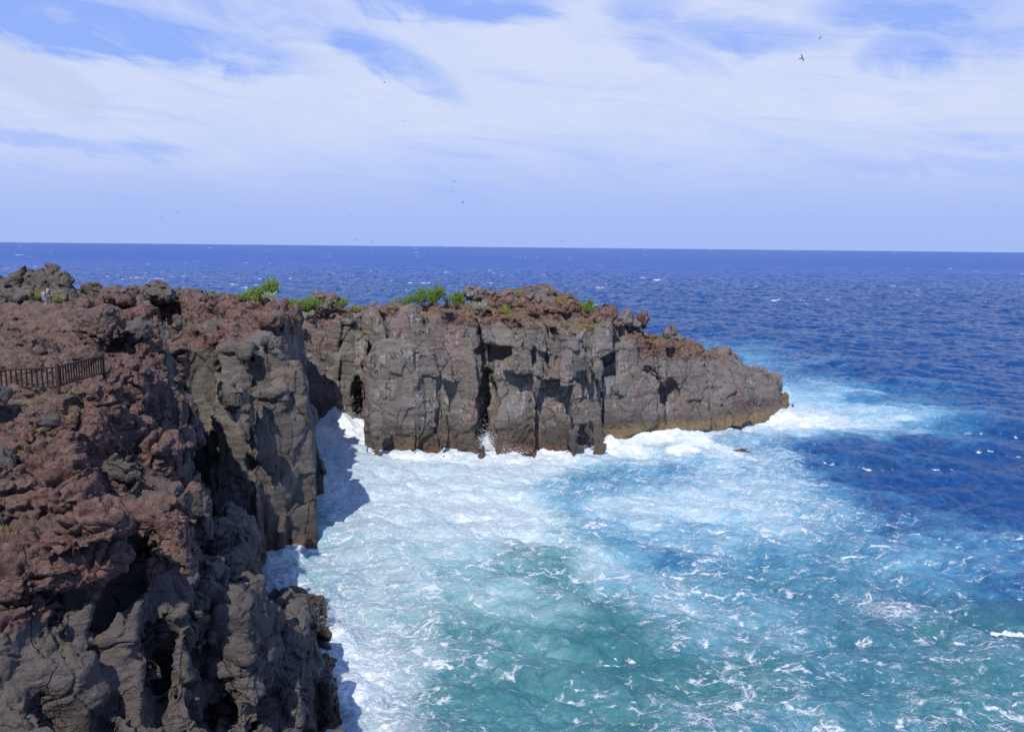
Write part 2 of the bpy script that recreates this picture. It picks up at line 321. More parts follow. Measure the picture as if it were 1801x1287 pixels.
# big fracture blocks: outline (u, v) at their front distance, the tilt of the front face (per metre right, per metre up), thickness, edge rounding
SLAB = [
 ([(303, 604), (350, 592), (385, 604), (388, 640), (374, 690), (372, 765), (352, 775), (330, 705), (312, 645)], 70.6, 0.25, 0.10, 4, .3),
 ([(358, 768), (372, 728), (410, 724), (446, 745), (454, 860), (450, 1016), (400, 1030), (374, 900)], 66.6, -0.10, 0.05, 6, .3),
 ([(376, 612), (400, 603), (437, 613), (441, 680), (438, 740), (400, 734), (374, 732)], 68.6, 0.05, 0.10, 5, .3),
 ([(443, 614), (470, 602), (500, 640), (507, 698), (445, 700)], 70.6, 0.20, 0.12, 4, .3),
 ([(447, 692), (500, 675), (512, 700), (512, 800), (505, 985), (470, 1010), (460, 900), (450, 800)], 67.6, 0.30, 0.06, 6, .25),
 ([(506, 655), (528, 650), (537, 700), (551, 762), (555, 860), (553, 968), (520, 985), (500, 990), (510, 800)], 69.6, 0.65, 0.05, 8, .25),
 ([(470, 740), (545, 700), (520, 860), (480, 960)], 68.4, 0.9, 0.0, 5, .2),
 # foreground
 ([(-90, 975), (60, 957), (140, 948), (205, 948), (213, 985), (165, 1035), (80, 1066), (-90, 1105)], 25.6, 0.12, 0.30, 4.5, .22),
 ([(-90, 1075), (40, 1050), (155, 1018), (160, 1048), (60, 1092), (-90, 1150)], 25.9, 0.10, 0.25, 4, .15),
 ([(-90, 1120), (60, 1100), (150, 1052), (160, 1066), (152, 1150), (144, 1230), (150, 1330), (-90, 1330)], 25.4, 0.15, 0.45, 6, .25),
 ([(150, 1140), (165, 1105), (200, 1082), (236, 1078), (232, 1130), (250, 1170), (262, 1200), (262, 1330), (148, 1330), (140, 1200)], 26.2, 0.25, 0.35, 5, .25),
 ([(252, 990), (300, 966), (318, 1000), (332, 1030), (325, 1090), (300, 1112), (262, 1108), (250, 1070)], 28.2, 0.1, 0.20, 2.4, .3),
 ([(272, 1118), (325, 1112), (327, 1200), (345, 1330), (258, 1330), (266, 1200)], 27.2, 0.25, 0.35, 7, .25),
 ([(352, 1165), (378, 1090), (405, 1078), (432, 1094), (446, 1180), (454, 1250), (448, 1330), (385, 1330), (368, 1200)], 30.2, 0.2, 0.25, 4.0, .3),
 ([(428, 1080), (462, 1118), (478, 1178), (479, 1218), (448, 1222), (440, 1150)], 32.5, 0.3, 0.2, 5.0, .25),
 ([(448, 1222), (500, 1190), (530, 1210), (538, 1330), (436, 1330)], 33.0, 0.4, 0.5, 7.0, .3),
 ([(368, 1060), (378, 1010), (400, 996), (418, 1003), (436, 1045), (456, 1082), (452, 1130), (400, 1090)], 47.5, 0.4, 0.3, 6, .3),
 ([(335, 985), (372, 945), (410, 955), (440, 1002), (438, 1040), (400, 1070), (340, 1070)], 53.0, 0.2, 0.2, 8, .4),
 ([(470, 1120), (500, 1105), (530, 1130), (548, 1200), (556, 1330), (500, 1330), (478, 1230)], 40.5, 0.4, 0.45, 6, .4),
 ([(315, 1100), (345, 1060), (368, 1060), (378, 1110), (350, 1170), (330, 1180)], 35.2, 0.2, 0.2, 5, .3),
 # headland
 ([(1056, 610), (1118, 596), (1165, 612), (1176, 768), (1056, 792)], 111.0, 0.42, 0.12, 7, .5),
 ([(1150, 612), (1210, 612), (1262, 640), (1262, 754), (1150, 768)], 116.6, 0.36, 0.22, 8, .5),
 ([(760, 560), (840, 560), (848, 640), (842, 806), (720, 806), (740, 600)], 106.3, 0.0, 0.12, 5, .5),
 ([(646, 640), (662, 614), (700, 606), (728, 608), (730, 700), (722, 812), (661, 812), (646, 792)], 103.0, -0.16, 0.07, 6, .3),
 ([(728, 606), (756, 606), (769, 640), (771, 720), (764, 776), (748, 806), (724, 812), (730, 700)], 103.6, 0.42, 0.06, 6, .3),
 ([(745, 770), (772, 760), (776, 806), (700, 810), (730, 790)], 103.9, 0.1, 0.05, 5, .2),
 ([(775, 645), (800, 620), (835, 626), (848, 700), (840, 740), (806, 770), (800, 806), (778, 806), (774, 760)], 104.8, -0.25, 0.05, 5, .3),
 ([(806, 768), (840, 742), (846, 780), (836, 806), (802, 806)], 104.6, 0.2, 0.05, 5, .25),
 ([(690, 612), (672, 548), (700, 540), (722, 540), (745, 562), (750, 612)], 107.6, 0.05, 0.20, 5, .3),
 ([(752, 556), (800, 550), (836, 552), (842, 618), (800, 622), (768, 620)], 107.2, 0.10, 0.18, 5, .3),
 ([(878, 650), (935, 655), (938, 700), (936, 808), (874, 806), (872, 700)], 104.8, 0.30, 0.05, 5, .25),
 ([(940, 700), (952, 665), (998, 655), (1002, 720), (1000, 808), (938, 808)], 105.4, -0.22, 0.06, 5, .25),
 ([(1005, 650), (1040, 645), (1062, 700), (1060, 806), (1003, 808)], 106.0, 0.35, 0.06, 5, .3),
 ([(845, 566), (900, 560), (945, 580), (938, 640), (880, 632), (850, 606)], 107.0, 0.0, 0.25, 4, .4),
 ([(952, 572), (1010, 585), (1075, 565), (1078, 618), (1040, 645), (960, 640)], 106.8, 0.1, 0.22, 4, .4),
 ([(1152, 606), (1186, 600), (1214, 640), (1212, 676), (1182, 690), (1160, 672)], 113.6, 0.2, 0.25, 4, .5),
 ([(1090, 660), (1122, 642), (1158, 682), (1164, 750), (1090, 770)], 110.4, 0.35, 0.08, 5, .3),
 ([(1118, 590), (1150, 606), (1150, 650), (1120, 640)], 113.0, 0.3, 0.2, 4, .3),
 ([(1168, 612), (1200, 606), (1246, 626), (1252, 700), (1248, 752), (1166, 762)], 115.4, 0.32, 0.32, 7, .6),
 ([(1240, 622), (1290, 634), (1322, 648), (1326, 740), (1238, 752)], 120.0, 0.45, 0.45, 8, .6),
 ([(1246, 650), (1290, 656), (1300, 690), (1268, 704), (1246, 686)], 119.0, 0.30, 0.25, 4, .4),
 ([(1312, 646), (1345, 660), (1376, 684), (1388, 720), (1350, 738), (1308, 744)], 125.4, 0.60, 0.50, 9, .6),
 ([(522, 566), (570, 560), (600, 562), (598, 660), (590, 760), (525, 760)], 117.6, 0.05, 0.05, 5, .3),
 ([(602, 580), (652, 590), (648, 640), (626, 655), (620, 760), (594, 760)], 118.2, 0.1, 0.05, 5, .3),
]

def ups(n, lo, hi, f, seed):
    """value noise on a regular grid by separable interpolation: weights from coarse lattice to n samples"""
    x = (np.linspace(lo, hi, n)) * f; i = np.floor(x).astype(int); t = (x - i); t = t * t * t * (t * (t * 6 - 15) + 10)
    i0 = i - i.min(); W = np.zeros((n, i0.max() + 2), np.float32); W[np.arange(n), i0] = 1 - t; W[np.arange(n), i0 + 1] = t
    return W, i.min()
def grid_noise(bx, sh, f, seed):
    """world-anchored value noise over a box"""
    Ws = []; idx = []
    for k in range(3):
        W, m = ups(sh[k], bx[k][0], bx[k][1], f[k], seed); Ws.append(W); idx.append((np.arange(W.shape[1]) + m + seed * (7 + 6 * k)) & 63)
    R = TAB[np.ix_(*idx)]
    return np.einsum('ai,bj,ck,ijk->abc', *Ws, R, optimize=True).astype(np.float32)

def soil_at(x, y):
    """the trodden slope behind the fence and the strip it stands on"""
    e = sd_poly(x, y, [(-60, 33.5), P_(0, 32.6), P_(110, 33.6), P_(190, 37.5), P_(205, 41), P_(150, 44), P_(140, 50), P_(165, 55), P_(200, 58), P_(190, 66), P_(110, 69), (-60, 69)])
    return sstep(e, 1.0, -1.0)

def field(bx, h):
    ax = [np.arange(b[0], b[1] + h * 0.5, h, dtype=np.float32) for b in bx]
    bx = [(float(a[0]), float(a[-1])) for a in ax]; sh = [len(a) for a in ax]
    X2, Y2 = np.meshgrid(ax[0], ax[1], indexing='ij')
    sol = solids_at(X2, Y2)
    P2 = np.stack([X2.ravel(), Y2.ravel(), X2.ravel() * 0], 1)
    z = ax[2][None, None, :]
    soil = soil_at(X2, Y2)
    near = sstep(Y2, 64, 50)                      # the foreground slope is broken differently from the far walls
    # columns of basalt: big ones and splinters
    wx = vn(P2, 0.12, 5) * 1.6; wy = vn(P2, 0.12, 6) * 1.6
    PW = P2 + np.stack([wx, wy, wx * 0], 1)
    f1, f2, cid, off = cells(PW, (4.6, 4.6, 1), 3, dims=2)
    g1, g2, gid, goff = cells(PW, (2.1, 2.1, 1), 9, dims=2)
    r = lambda b, s: h3(b[:, 0], b[:, 1], b[:, 2], s).reshape(X2.shape)
    colA = (r(cid, 21) - 0.5) * 1.7; colB = (r(gid, 22) - 0.5) * 0.7
    grv = (0.75 * np.exp(-((f2 - f1) / 0.05) ** 2) + 0.3 * np.exp(-((g2 - g1) / 0.07) ** 2)).reshape(X2.shape)
    tl = ((r(cid, 23) - 0.5) * off[:, 0].reshape(X2.shape) + (r(cid, 24) - 0.5) * off[:, 1].reshape(X2.shape)) * 0.35
    tipf = sstep(X2, 24, 32)
    colA = colA * (1 - 0.6 * tipf); dT = (r(cid, 25) - 0.5) * (0.9 - 0.4 * near - 0.6 * tipf) + (r(gid, 26) - 0.5) * (0.8 - 0.3 * near)
    Cm = (colA + colB + grv + tl + 0.25)[:, :, None] + 0.06 * (z - 6) * (1 - 0.4 * near[:, :, None])
    # each column is jogged in and out at its own levels
    lay = r(cid, 31) * 6; lh = 3.6 + 5.0 * r(cid, 32)
    li = np.floor((z + lay[:, :, None]) / lh[:, :, None]).astype(np.int64)
    Cm += (h3(cid[:, 0].reshape(X2.shape)[:, :, None], cid[:, 1].reshape(X2.shape)[:, :, None], li, 41) - 0.5) * 0.9
    lay2 = r(gid, 33) * 4; lh2 = 1.8 + 3.4 * r(gid, 34)
    li = np.floor((z + lay2[:, :, None]) / lh2[:, :, None]).astype(np.int64)
    Cm += (h3(gid[:, 0].reshape(X2.shape)[:, :, None], gid[:, 1].reshape(X2.shape)[:, :, None], li, 43) - 0.5) * 0.40
    Cm += grid_noise(bx, sh, (0.18, 0.18, 0.12), 1) * 0.7
    Tn = grid_noise(bx, sh, (0.5, 0.5, 0.45), 2) * (0.5 - 0.25 * soil)[:, :, None]
    k = 0.5; F = None
    for D2, T2 in sol:
        if D2.min() > 6: continue
        Fs = D2[:, :, None] + Cm; Ft = (z - (T2 + dT * (1 - 0.75 * soil))[:, :, None]) * 0.8 + Tn
        hh = np.clip(0.5 + 0.5 * (Fs - Ft) / k, 0, 1)
        Fs = Ft * (1 - hh) + Fs * hh + k * hh * (1 - hh)
        F = Fs if F is None else np.minimum(F, Fs)
    del Cm, Tn
    so3 = (1 - 0.6 * soil)[:, :, None]
    F += (grid_noise(bx, sh, (0.33, 0.33, 0.25), 3) * 0.32 + grid_noise(bx, sh, (0.9, 0.9, 0.8), 4) * (0.10 if h > 0.22 else 0.05)) * so3
    for pl, D0, ax_, az_, th, rk in SLAB:
        W = [at(q[0], q[1], D0) for q in pl]; px_ = [w.x for w in W]; pz_ = [w.z for w in W]; xc, zc = sum(px_) / len(W), sum(pz_) / len(W)
        bb = [(min(px_) - 4.5, max(px_) + 1.5), (D0 - 3.5, D0 + th + 2), (min(pz_) - 1.5, max(pz_) + 1.5)]
        s = [slice(max(0, int((bb[k2][0] - ax[k2][0]) / h)), max(0, int((bb[k2][1] - ax[k2][0]) / h) + 1)) for k2 in range(3)]
        if any(ax[k2][s[k2]].size == 0 for k2 in range(3)): continue
        gx, gz_ = np.meshgrid(ax[0][s[0]], ax[2][s[2]], indexing='ij')
        P2_ = np.stack([gx.ravel(), gx.ravel() * 0 + D0, gz_.ravel()], 1)
        wx_ = (vn(P2_, 0.5, 61) * 0.22 + vn(P2_, 1.6, 62) * 0.08).reshape(gx.shape); wz_ = (vn(P2_, 0.5, 63) * 0.22 + vn(P2_, 1.6, 64) * 0.08).reshape(gx.shape)
        bul = (vn(P2_, (0.28, 1, 0.2), 65) * 0.35).reshape(gx.shape)
        fr_ = D0 + ax_ * (gx - xc) + az_ * (gz_ - zc) + bul
        yy = ax[1][s[1]][None, :, None]
        shear = -0.30 * min(1.0, max(0.0, -xc / 20)) if D0 > 60 else -0.2
        e1 = np.maximum(fr_[:, None, :] - yy, yy - (D0 + th))
        gx3 = np.broadcast_to((gx + wx_)[:, None, :], e1.shape) - shear * (yy - D0); gz3 = np.broadcast_to((gz_ + wz_)[:, None, :], e1.shape)
        o3 = sd_poly(gx3, gz3, list(zip(px_, pz_)))
        hq = np.clip(0.5 + 0.5 * (o3 - e1) / rk, 0, 1); e = e1 * (1 - hq) + o3 * hq + rk * hq * (1 - hq)
        sub = F[s[0], s[1], s[2]]
        # cut away the rough wall standing in front of the block, then add the block
        near_in = sstep(o3, 0.2, -0.25); frontcut = np.where((near_in > 0.5) & (yy < fr_[:, None, :]), fr_[:, None, :] - yy, -9)
        sub = np.maximum(sub, np.minimum(frontcut, 2.0)) if D0 > 60 else sub
        F[s[0], s[1], s[2]] = np.minimum(sub, e)
    # blocks broken across (3-D cells), only in the band around the surface
    band = np.abs(F) < 1.6
    ii = np.nonzero(band)
    P = np.stack([ax[0][ii[0]], ax[1][ii[1]], ax[2][ii[2]]], 1)
    f1, f2, cid3, off3 = cells(P + 0.5 * np.stack([vn(P, .35, 7), vn(P, .35, 8), vn(P, .35, 9)], 1), (3.2, 3.2, 3.4), 5)
    h1, h2, cid4, off4 = cells(P + 0.35 * np.stack([vn(P, .6, 7), vn(P, .6, 8), vn(P, .6, 9)], 1), (1.5, 1.7, 2.6), 6)
    r4 = lambda s: h3(cid4[:, 0], cid4[:, 1], cid4[:, 2], s) - 0.5
    rr = lambda s: h3(cid3[:, 0], cid3[:, 1], cid3[:, 2], s) - 0.5
    nr = sstep(P[:, 1], 66, 54)
    md = 1 - 0.6 * sstep(P[:, 1], 62, 66) * sstep(P[:, 2], 19, 16)
    lowr = sstep(P[:, 2], 17.0, 15.5) * nr
    F[ii] += rr(51) * (0.35 * md + 0.45 * nr - 0.6 * lowr) * (1 - 0.8 * soil_at(P[:, 0], P[:, 1])) + (rr(52) * off3[:, 0] + rr(53) * off3[:, 1] + rr(54) * off3[:, 2]) * (0.45 * md + 0.3 * nr - 0.5 * lowr) + (0.12 + 0.30 * nr) * np.exp(-((f2 - f1) / 0.06) ** 2)
    lo = nr * sstep(P[:, 2], 17.0, 15.0) * 0.25 + 0.08
    F[ii] += lo * (r4(55) * 0.6 + (r4(56) * off4[:, 0] + r4(57) * off4[:, 1] + r4(58) * off4[:, 2]) * 1.0 + 0.28 * np.exp(-((h2 - h1) / 0.07) ** 2))
    for L, sgn in ((LUMP, -1), (CARVE, 1)):
        for q in L:
            c = at(q[0], q[1], q[2]); rx, ry, rz = q[3:6]; m = 1.6
            s = [slice(max(0, int((c[k2] - m * q[3 + k2] - 1 - ax[k2][0]) / h)), max(0, int((c[k2] + m * q[3 + k2] + 1 - ax[k2][0]) / h) + 1)) for k2 in range(3)]
            gx, gy, gz = np.meshgrid(ax[0][s[0]], ax[1][s[1]], ax[2][s[2]], indexing='ij')
            if gx.size == 0: continue
            pp = np.stack([gx.ravel(), gy.ravel(), gz.ravel()], 1)
            wob = (vn(pp, 0.5, 12) * 0.35 + vn(pp, 1.3, 13) * 0.18).reshape(gx.shape)
            e = (np.sqrt(((gx - c[0]) / rx) ** 2 + ((gy - c[1]) / ry) ** 2 + ((gz - c[2]) / rz) ** 2) - 1) * min(rx, ry, rz) + wob
            sub = F[s[0], s[1], s[2]]
            if sgn < 0:
                kk = 0.35; hq = np.clip(0.5 + 0.5 * (e - sub) / kk, 0, 1); F[s[0], s[1], s[2]] = e * (1 - hq) + sub * hq - kk * hq * (1 - hq)
            else:
                kk = 0.25; a_, b_ = sub, -e; hq = np.clip(0.5 - 0.5 * (b_ - a_) / kk, 0, 1)
                F[s[0], s[1], s[2]] = b_ * (1 - hq) + a_ * hq + kk * hq * (1 - hq)
    carve_pass = F
    F[0] = F[-1] = 1.0; F[:, 0] = 1.0; F[:, -1] = 1.0; F[:, :, 0] = 1.0; F[:, :, -1] = 1.0
    return F, ax

def surface_nets(F, ax, h):
    neg = F < 0
    n = np.array(F.shape)
    cs = np.zeros(n - 1, np.int8)
    for i in (0, 1):
        for j in (0, 1):
            for k in (0, 1): cs += neg[i:n[0] - 1 + i, j:n[1] - 1 + j, k:n[2] - 1 + k]
    act = (cs > 0) & (cs < 8)
    I = np.stack(np.nonzero(act), 1); N = len(I)
    idx = np.full(act.shape, -1, np.int32); idx[act] = np.arange(N)
    acc = np.zeros((N, 3), np.float32); cnt = np.zeros(N, np.float32)
    for a in range(3):
        o1, o2 = [q for q in range(3) if q != a]
        for p_ in (0, 1):
            for q_ in (0, 1):
                s = I.copy(); s[:, o1] += p_; s[:, o2] += q_
                e = s.copy(); e[:, a] += 1
                va = F[s[:, 0], s[:, 1], s[:, 2]]; vb = F[e[:, 0], e[:, 1], e[:, 2]]
                m = (va < 0) != (vb < 0)
                t = np.where(m, va / np.where(m, va - vb, 1), 0)
                pt = (s - I).astype(np.float32); pt[:, a] += t
                acc += pt * m[:, None]; cnt += m
    V = (I + acc / cnt[:, None]) * h + np.array([ax[0][0], ax[1][0], ax[2][0]], np.float32)
    quads = []
    for a in range(3):
        o1, o2 = (a + 1) % 3, (a + 2) % 3
        sl0 = [slice(None)] * 3; sl1 = [slice(None)] * 3
        sl0[a] = slice(0, n[a] - 1); sl1[a] = slice(1, n[a])
        cr = neg[tuple(sl0)] != neg[tuple(sl1)]
        E = np.stack(np.nonzero(cr), 1)
        E = E[(E[:, o1] > 0) & (E[:, o2] > 0) & (E[:, o1] < n[o1] - 1) & (E[:, o2] < n[o2] - 1)]
        fl = neg[E[:, 0], E[:, 1], E[:, 2]]
        c = []
        for (p_, q_) in ((-1, -1), (0, -1), (0, 0), (-1, 0)):
            e = E.copy(); e[:, o1] += p_; e[:, o2] += q_; c.append(idx[e[:, 0], e[:, 1], e[:, 2]])
        Q = np.stack(c, 1); Q[~fl] = Q[~fl][:, ::-1]; quads.append(Q)
    return V, np.concatenate(quads)

def rock_detail(p, n):
    """displacement along the normal plus the material attributes"""
    up = sstep(n[:, 2], 0.25, 0.75)
    near = sstep(p[:, 1], 66, 52)
    zt, _ = ground(p[:, 0], p[:, 1]); soil = soil_at(p[:, 0], p[:, 1])
    depth = zt - p[:, 2]                           # how far below the crust
    b = vn(p, 0.16, 31) * 1.2 + vn(p, 0.5, 32) * 0.7 + vn(p, 1.7, 38) * 0.3
    hd = sstep(p[:, 1], 94, 100)
    zh = top_xy(p[:, 0], p[:, 1], HIGH)
    red = sstep(zh - p[:, 2] + b * 1.3, 2.6 - 0.6 * hd, 0.5) * sstep(p[:, 2], 8, 13)
    redn = sstep(p[:, 2] + b * 0.5, 14.2, 15.3) * sstep(depth + b, 4.2, 1.8)
    red = red * (1 - near) + redn * near
    patch = sstep(vn(p, 0.13, 33) + vn(p, 0.45, 34) * 0.7 + vn(p, 1.2, 37) * 0.3, -0.55, 0.10)
    red = red * np.maximum(0.15 + 0.25 * near + (0.85 - 0.25 * near) * patch, soil)
    led = sstep(p[:, 1], 31, 29.3) * sstep(p[:, 2] + b * 0.25, 14.3, 15.0) * sstep(p[:, 0], -11.6, -12.6)
    red = np.maximum(red, 0.9 * led)
    crust = np.clip(red * (0.8 - 0.35 * led) + up * 0.3 * sstep(p[:, 2], 6, 10), 0, 1)
    q = p + 0.25 * np.stack([vn(p, .9, 7), vn(p, .9, 8), vn(p, .9, 9)], 1)
    f1, f2, cid, off = cells(q, (2.4, 2.4, 3.4), 15)
    rr = lambda s: h3(cid[:, 0], cid[:, 1], cid[:, 2], s) - 0.5
    tone = rr(61)
    d = (rr(62) * 0.18 + (rr(63) * off[:, 0] + rr(64) * off[:, 1] + rr(65) * off[:, 2]) * 0.20) * (1 + 0.6 * near)
    d = d - 0.11 * np.exp(-((f2 - f1) / 0.022) ** 2)
    f1, f2, cid, off = cells(q + 0.1 * np.stack([vn(p, 3, 17), vn(p, 3, 18), vn(p, 3, 19)], 1), (0.8, 0.8, 0.7), 25)
    g1, g2, cig, ofg = cells(q * np.float32(1.0) + 0.06 * np.stack([vn(p, 6, 27), vn(p, 6, 28), vn(p, 6, 29)], 1), (0.34, 0.34, 0.30), 35)
    rg_ = lambda s: h3(cig[:, 0], cig[:, 1], cig[:, 2], s) - 0.5
    gg = (rg_(76) * 0.10 + (rg_(77) * ofg[:, 0] + rg_(78) * ofg[:, 1] + rg_(79) * ofg[:, 2]) * 0.8) * near
    e = rr(66) * 0.16 + (rr(67) * off[:, 0] + rr(68) * off[:, 1] + rr(69) * off[:, 2]) * 0.75 - 0.05 * np.exp(-((f2 - f1) / 0.05) ** 2)
    chip = sstep(vn(p, 0.4, 71), 0.1, 0.7)
    st = vn(p, (0.5, 0.5, 2.6), 41) * 0.045 + ridged(p, (0.5, 0.5, 5.0), 2, 0.6, 42) * 0.020
    w = (1 - crust)
    lump = ridged(p, 0.9, 4, 0.6, 51)
    lumpf = ridged(p, 2.6, 4, 0.65, 55)
    rough = 1 - 0.7 * soil
    pit = np.minimum(0, 0.35 - ridged(p, (1.3, 1.3, 1.6), 2, 0.5, 77)) * sstep(vn(p, 0.5, 78), -0.3, 0.3)
    am = 1 + 0.7 * near
    d = d * (0.3 + 0.7 * w) + e * (crust * 0.9 * am + w * chip * 0.5) * rough + gg * (crust + w * 0.22) * rough + st * w + crust * rough * (lump * 0.16 + lumpf * 0.08 + pit * 0.8) * am + w * (fbm(p, 1.4, 4, 0.5, 58) * 0.06)
    return d, red, tone, depth, soil

def build_block(name, bx, h, level, mat):
    F, ax = field(bx, h)
    V, Q = surface_nets(F, ax, h)
    del F
    m_ = h * 1.01; cz = V[Q].mean(1)      # drop what lies under water and the cut sides of the block
    keep = (cz[:, 2] > -0.9) & (cz[:, 0] > ax[0][0] + m_) & (cz[:, 0] < ax[0][-1] - m_) & (cz[:, 1] > ax[1][0] + m_) & (cz[:, 1] < ax[1][-1] - m_)
    Q = Q[keep]; used = np.unique(Q); mp = np.full(len(V), -1, np.int64); mp[used] = np.arange(len(used)); V = V[used]; Q = mp[Q]
    o = mesh_obj(name, V, Q, None)
    if level:
        m = o.modifiers.new('s', 'SUBSURF'); m.levels = level; m.subdivision_type = 'CATMULL_CLARK'
        me = bpy.data.meshes.new_from_object(o.evaluated_get(bpy.context.evaluated_depsgraph_get()))
        o.modifiers.clear(); old = o.data; o.data = me; bpy.data.meshes.remove(old); me.name = name
    me = o.data; N = len(me.vertices)
    p = np.empty(N * 3, np.float32); me.vertices.foreach_get('co', p); p = p.reshape(-1, 3)
    nn = np.empty(N * 3, np.float32); me.vertex_normals.foreach_get('vector', nn); nn = nn.reshape(-1, 3)
    d, red, tone, depth, soil = rock_detail(p, nn)
    edge = np.minimum.reduce([p[:, 0] - bx[0][0], bx[0][1] - p[:, 0], p[:, 1] - bx[1][0], bx[1][1] - p[:, 1]])
    p = p + nn * (d * sstep(edge, h, h * 3))[:, None]
    me.vertices.foreach_set('co', p.astype(np.float32).ravel())
    for an, av in (('red', red), ('tone', tone), ('soil', soil)):
        a = me.attributes.new(an, 'FLOAT', 'POINT'); a.data.foreach_set('value', av.astype(np.float32))
    me.polygons.foreach_set('use_smooth', np.ones(len(me.polygons), dtype=bool))
    me.materials.append(mat); me.update()
    tag(o, kind='structure')
    print(name, 'verts', N, 'time', round(time.time() - T00, 1))
    return o


def new_mat(name):
    m = bpy.data.materials.new(name); m.use_nodes = True; nt = m.node_tree; nt.nodes.clear()
    out = nt.nodes.new('ShaderNodeOutputMaterial'); b = nt.nodes.new('ShaderNodeBsdfPrincipled')
    nt.links.new(b.outputs[0], out.inputs[0]); return m, nt, b

def rock_material(name, reef=False):
    m, nt, b = new_mat(name)
    g = nt.nodes.new('ShaderNodeNewGeometry'); pos = g.outputs['Position']
    nsp = nt.nodes.new('ShaderNodeSeparateXYZ'); nt.links.new(g.outputs['Normal'], nsp.inputs[0]); nz = X(nt, nsp.outputs[2])
    psp = nt.nodes.new('ShaderNodeSeparateXYZ'); nt.links.new(pos, psp.inputs[0]); pz = X(nt, psp.outputs[2]); py = X(nt, psp.outputs[1])
    red, tone, soil = attr(nt, 'red'), attr(nt, 'tone'), attr(nt, 'soil'); px = X(nt, psp.outputs[0])
    n1 = noise(nt, pos, 0.35, 5, 0.6); n2 = noise(nt, pos, 2.2, 6, 0.65); n3 = noise(nt, pos, 11, 5, 0.7)
    vs = mapping(nt, pos, (1.3, 1.3, 0.16)); nv = noise(nt, vs, 1.6, 5, 0.65, 0.4)
    hs = mapping(nt, pos, (0.4, 0.4, 3.0)); nh = noise(nt, hs, 1.2, 5, 0.6, 0.3)
    wall = mixc(nt, (n1 * 1.1 + tone * 0.7 - 0.05).ss(0.2, 0.85), srgb(76, 72, 69), srgb(114, 108, 103))
    wall = mixc(nt, nv.ss(0.5, 0.72) * 0.55, wall, srgb(128, 122, 118))
    wall = mixc(nt, nh.ss(0.5, 0.75) * 0.4, wall, srgb(92, 78, 70))
    wall = mixc(nt, py.ss(66.0, 56.0) * 0.6, wall, srgb(94, 86, 80))
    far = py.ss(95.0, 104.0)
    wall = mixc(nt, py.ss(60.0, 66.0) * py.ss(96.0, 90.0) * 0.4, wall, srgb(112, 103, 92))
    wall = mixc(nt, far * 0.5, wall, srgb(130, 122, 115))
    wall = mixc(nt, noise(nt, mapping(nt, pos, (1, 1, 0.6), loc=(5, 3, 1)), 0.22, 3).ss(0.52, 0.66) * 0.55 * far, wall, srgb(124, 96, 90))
    scor = mixc(nt, n2.ss(0.3, 0.7), srgb(84, 65, 59), srgb(128, 98, 88))
    scor = mixc(nt, n1.ss(0.45, 0.7) * 0.6, scor, srgb(92, 82, 78))
    scor = mixc(nt, noise(nt, pos, 0.9, 4).ss(0.56, 0.70) * 0.5, scor, srgb(134, 92, 80))
    scor = mixc(nt, soil * 0.7, scor, mixc(nt, n2.ss(0.35, 0.7), srgb(92, 76, 68), srgb(124, 104, 92)))
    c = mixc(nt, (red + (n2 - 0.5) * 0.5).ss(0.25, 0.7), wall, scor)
    wv = nt.nodes.new('ShaderNodeVectorMath'); wv.operation = 'MULTIPLY_ADD'
    nzc = nt.nodes.new('ShaderNodeTexNoise'); nzc.inputs['Scale'].default_value = 0.8; nzc.inputs['Detail'].default_value = 5; nt.links.new(pos, nzc.inputs['Vector'])
    nt.links.new(nzc.outputs['Color'], wv.inputs[0]); wv.inputs[1].default_value = (1.3, 1.3, 1.3); nt.links.new(pos, wv.inputs[2])
    ck = voro(nt, mapping(nt, wv.outputs[0], (1, 1, 0.6)), 0.42, 'DISTANCE_TO_EDGE').ss(0.016, 0.0) * noise(nt, pos, 0.5, 2).ss(0.42, 0.56)
    ck2 = voro(nt, mapping(nt, wv.outputs[0], (1, 1, 1.8), loc=(3, 3, 3)), 0.9, 'DISTANCE_TO_EDGE').ss(0.018, 0.0) * noise(nt, mapping(nt, pos, loc=(8, 1, 1)), 0.6, 2).ss(0.5, 0.62)
    ck = ck.mx(ck2 * 0.8) * (1.0 - soil)
    c = mixc(nt, ck * 0.75, c, srgb(34, 29, 28))
    n5 = noise(nt, pos, 24, 3, 0.7)
    c = mixc(nt, n5.ss(0.5, 0.75) * 0.22, c, srgb(160, 148, 140)); c = mixc(nt, n5.ss(0.48, 0.3) * 0.25, c, srgb(40, 34, 33))
    # crumbs and pits
    c = mixc(nt, n3.ss(0.60, 0.8) * 0.30, c, srgb(150, 136, 128))
    c = mixc(nt, n3.ss(0.42, 0.25) * 0.45, c, srgb(48, 40, 38))
    # pale streaks of droppings and salt on the far walls
    stn = noise(nt, mapping(nt, pos, (2.6, 2.6, 0.22), loc=(3, 1, 0)), 1.3, 4, 0.6) * noise(nt, pos, 0.25, 2).ss(0.5, 0.62) * nz.ss(0.6, 0.2)
    c = mixc(nt, stn.ss(0.42, 0.56) * far * 0.45, c, srgb(180, 176, 176))
    # lichen and thin grass on the crust of the headland
    lic = noise(nt, pos, 0.9, 6, 0.7) * red.ss(0.1, 0.5)
    c = mixc(nt, (lic * far).ss(0.55, 0.66) * 0.6, c, srgb(142, 122, 62))
    c = mixc(nt, (noise(nt, mapping(nt, pos, loc=(9, 9, 3)), 0.7, 6, 0.7) * nz.ss(0.5, 0.8)).ss(0.59, 0.65) * 0.5, c, srgb(104, 108, 56))
    # shells and weed at the tide mark, wet rock above it
    bn = (n1 - 0.5) * 2.4 + (n2 - 0.5) * 1.0
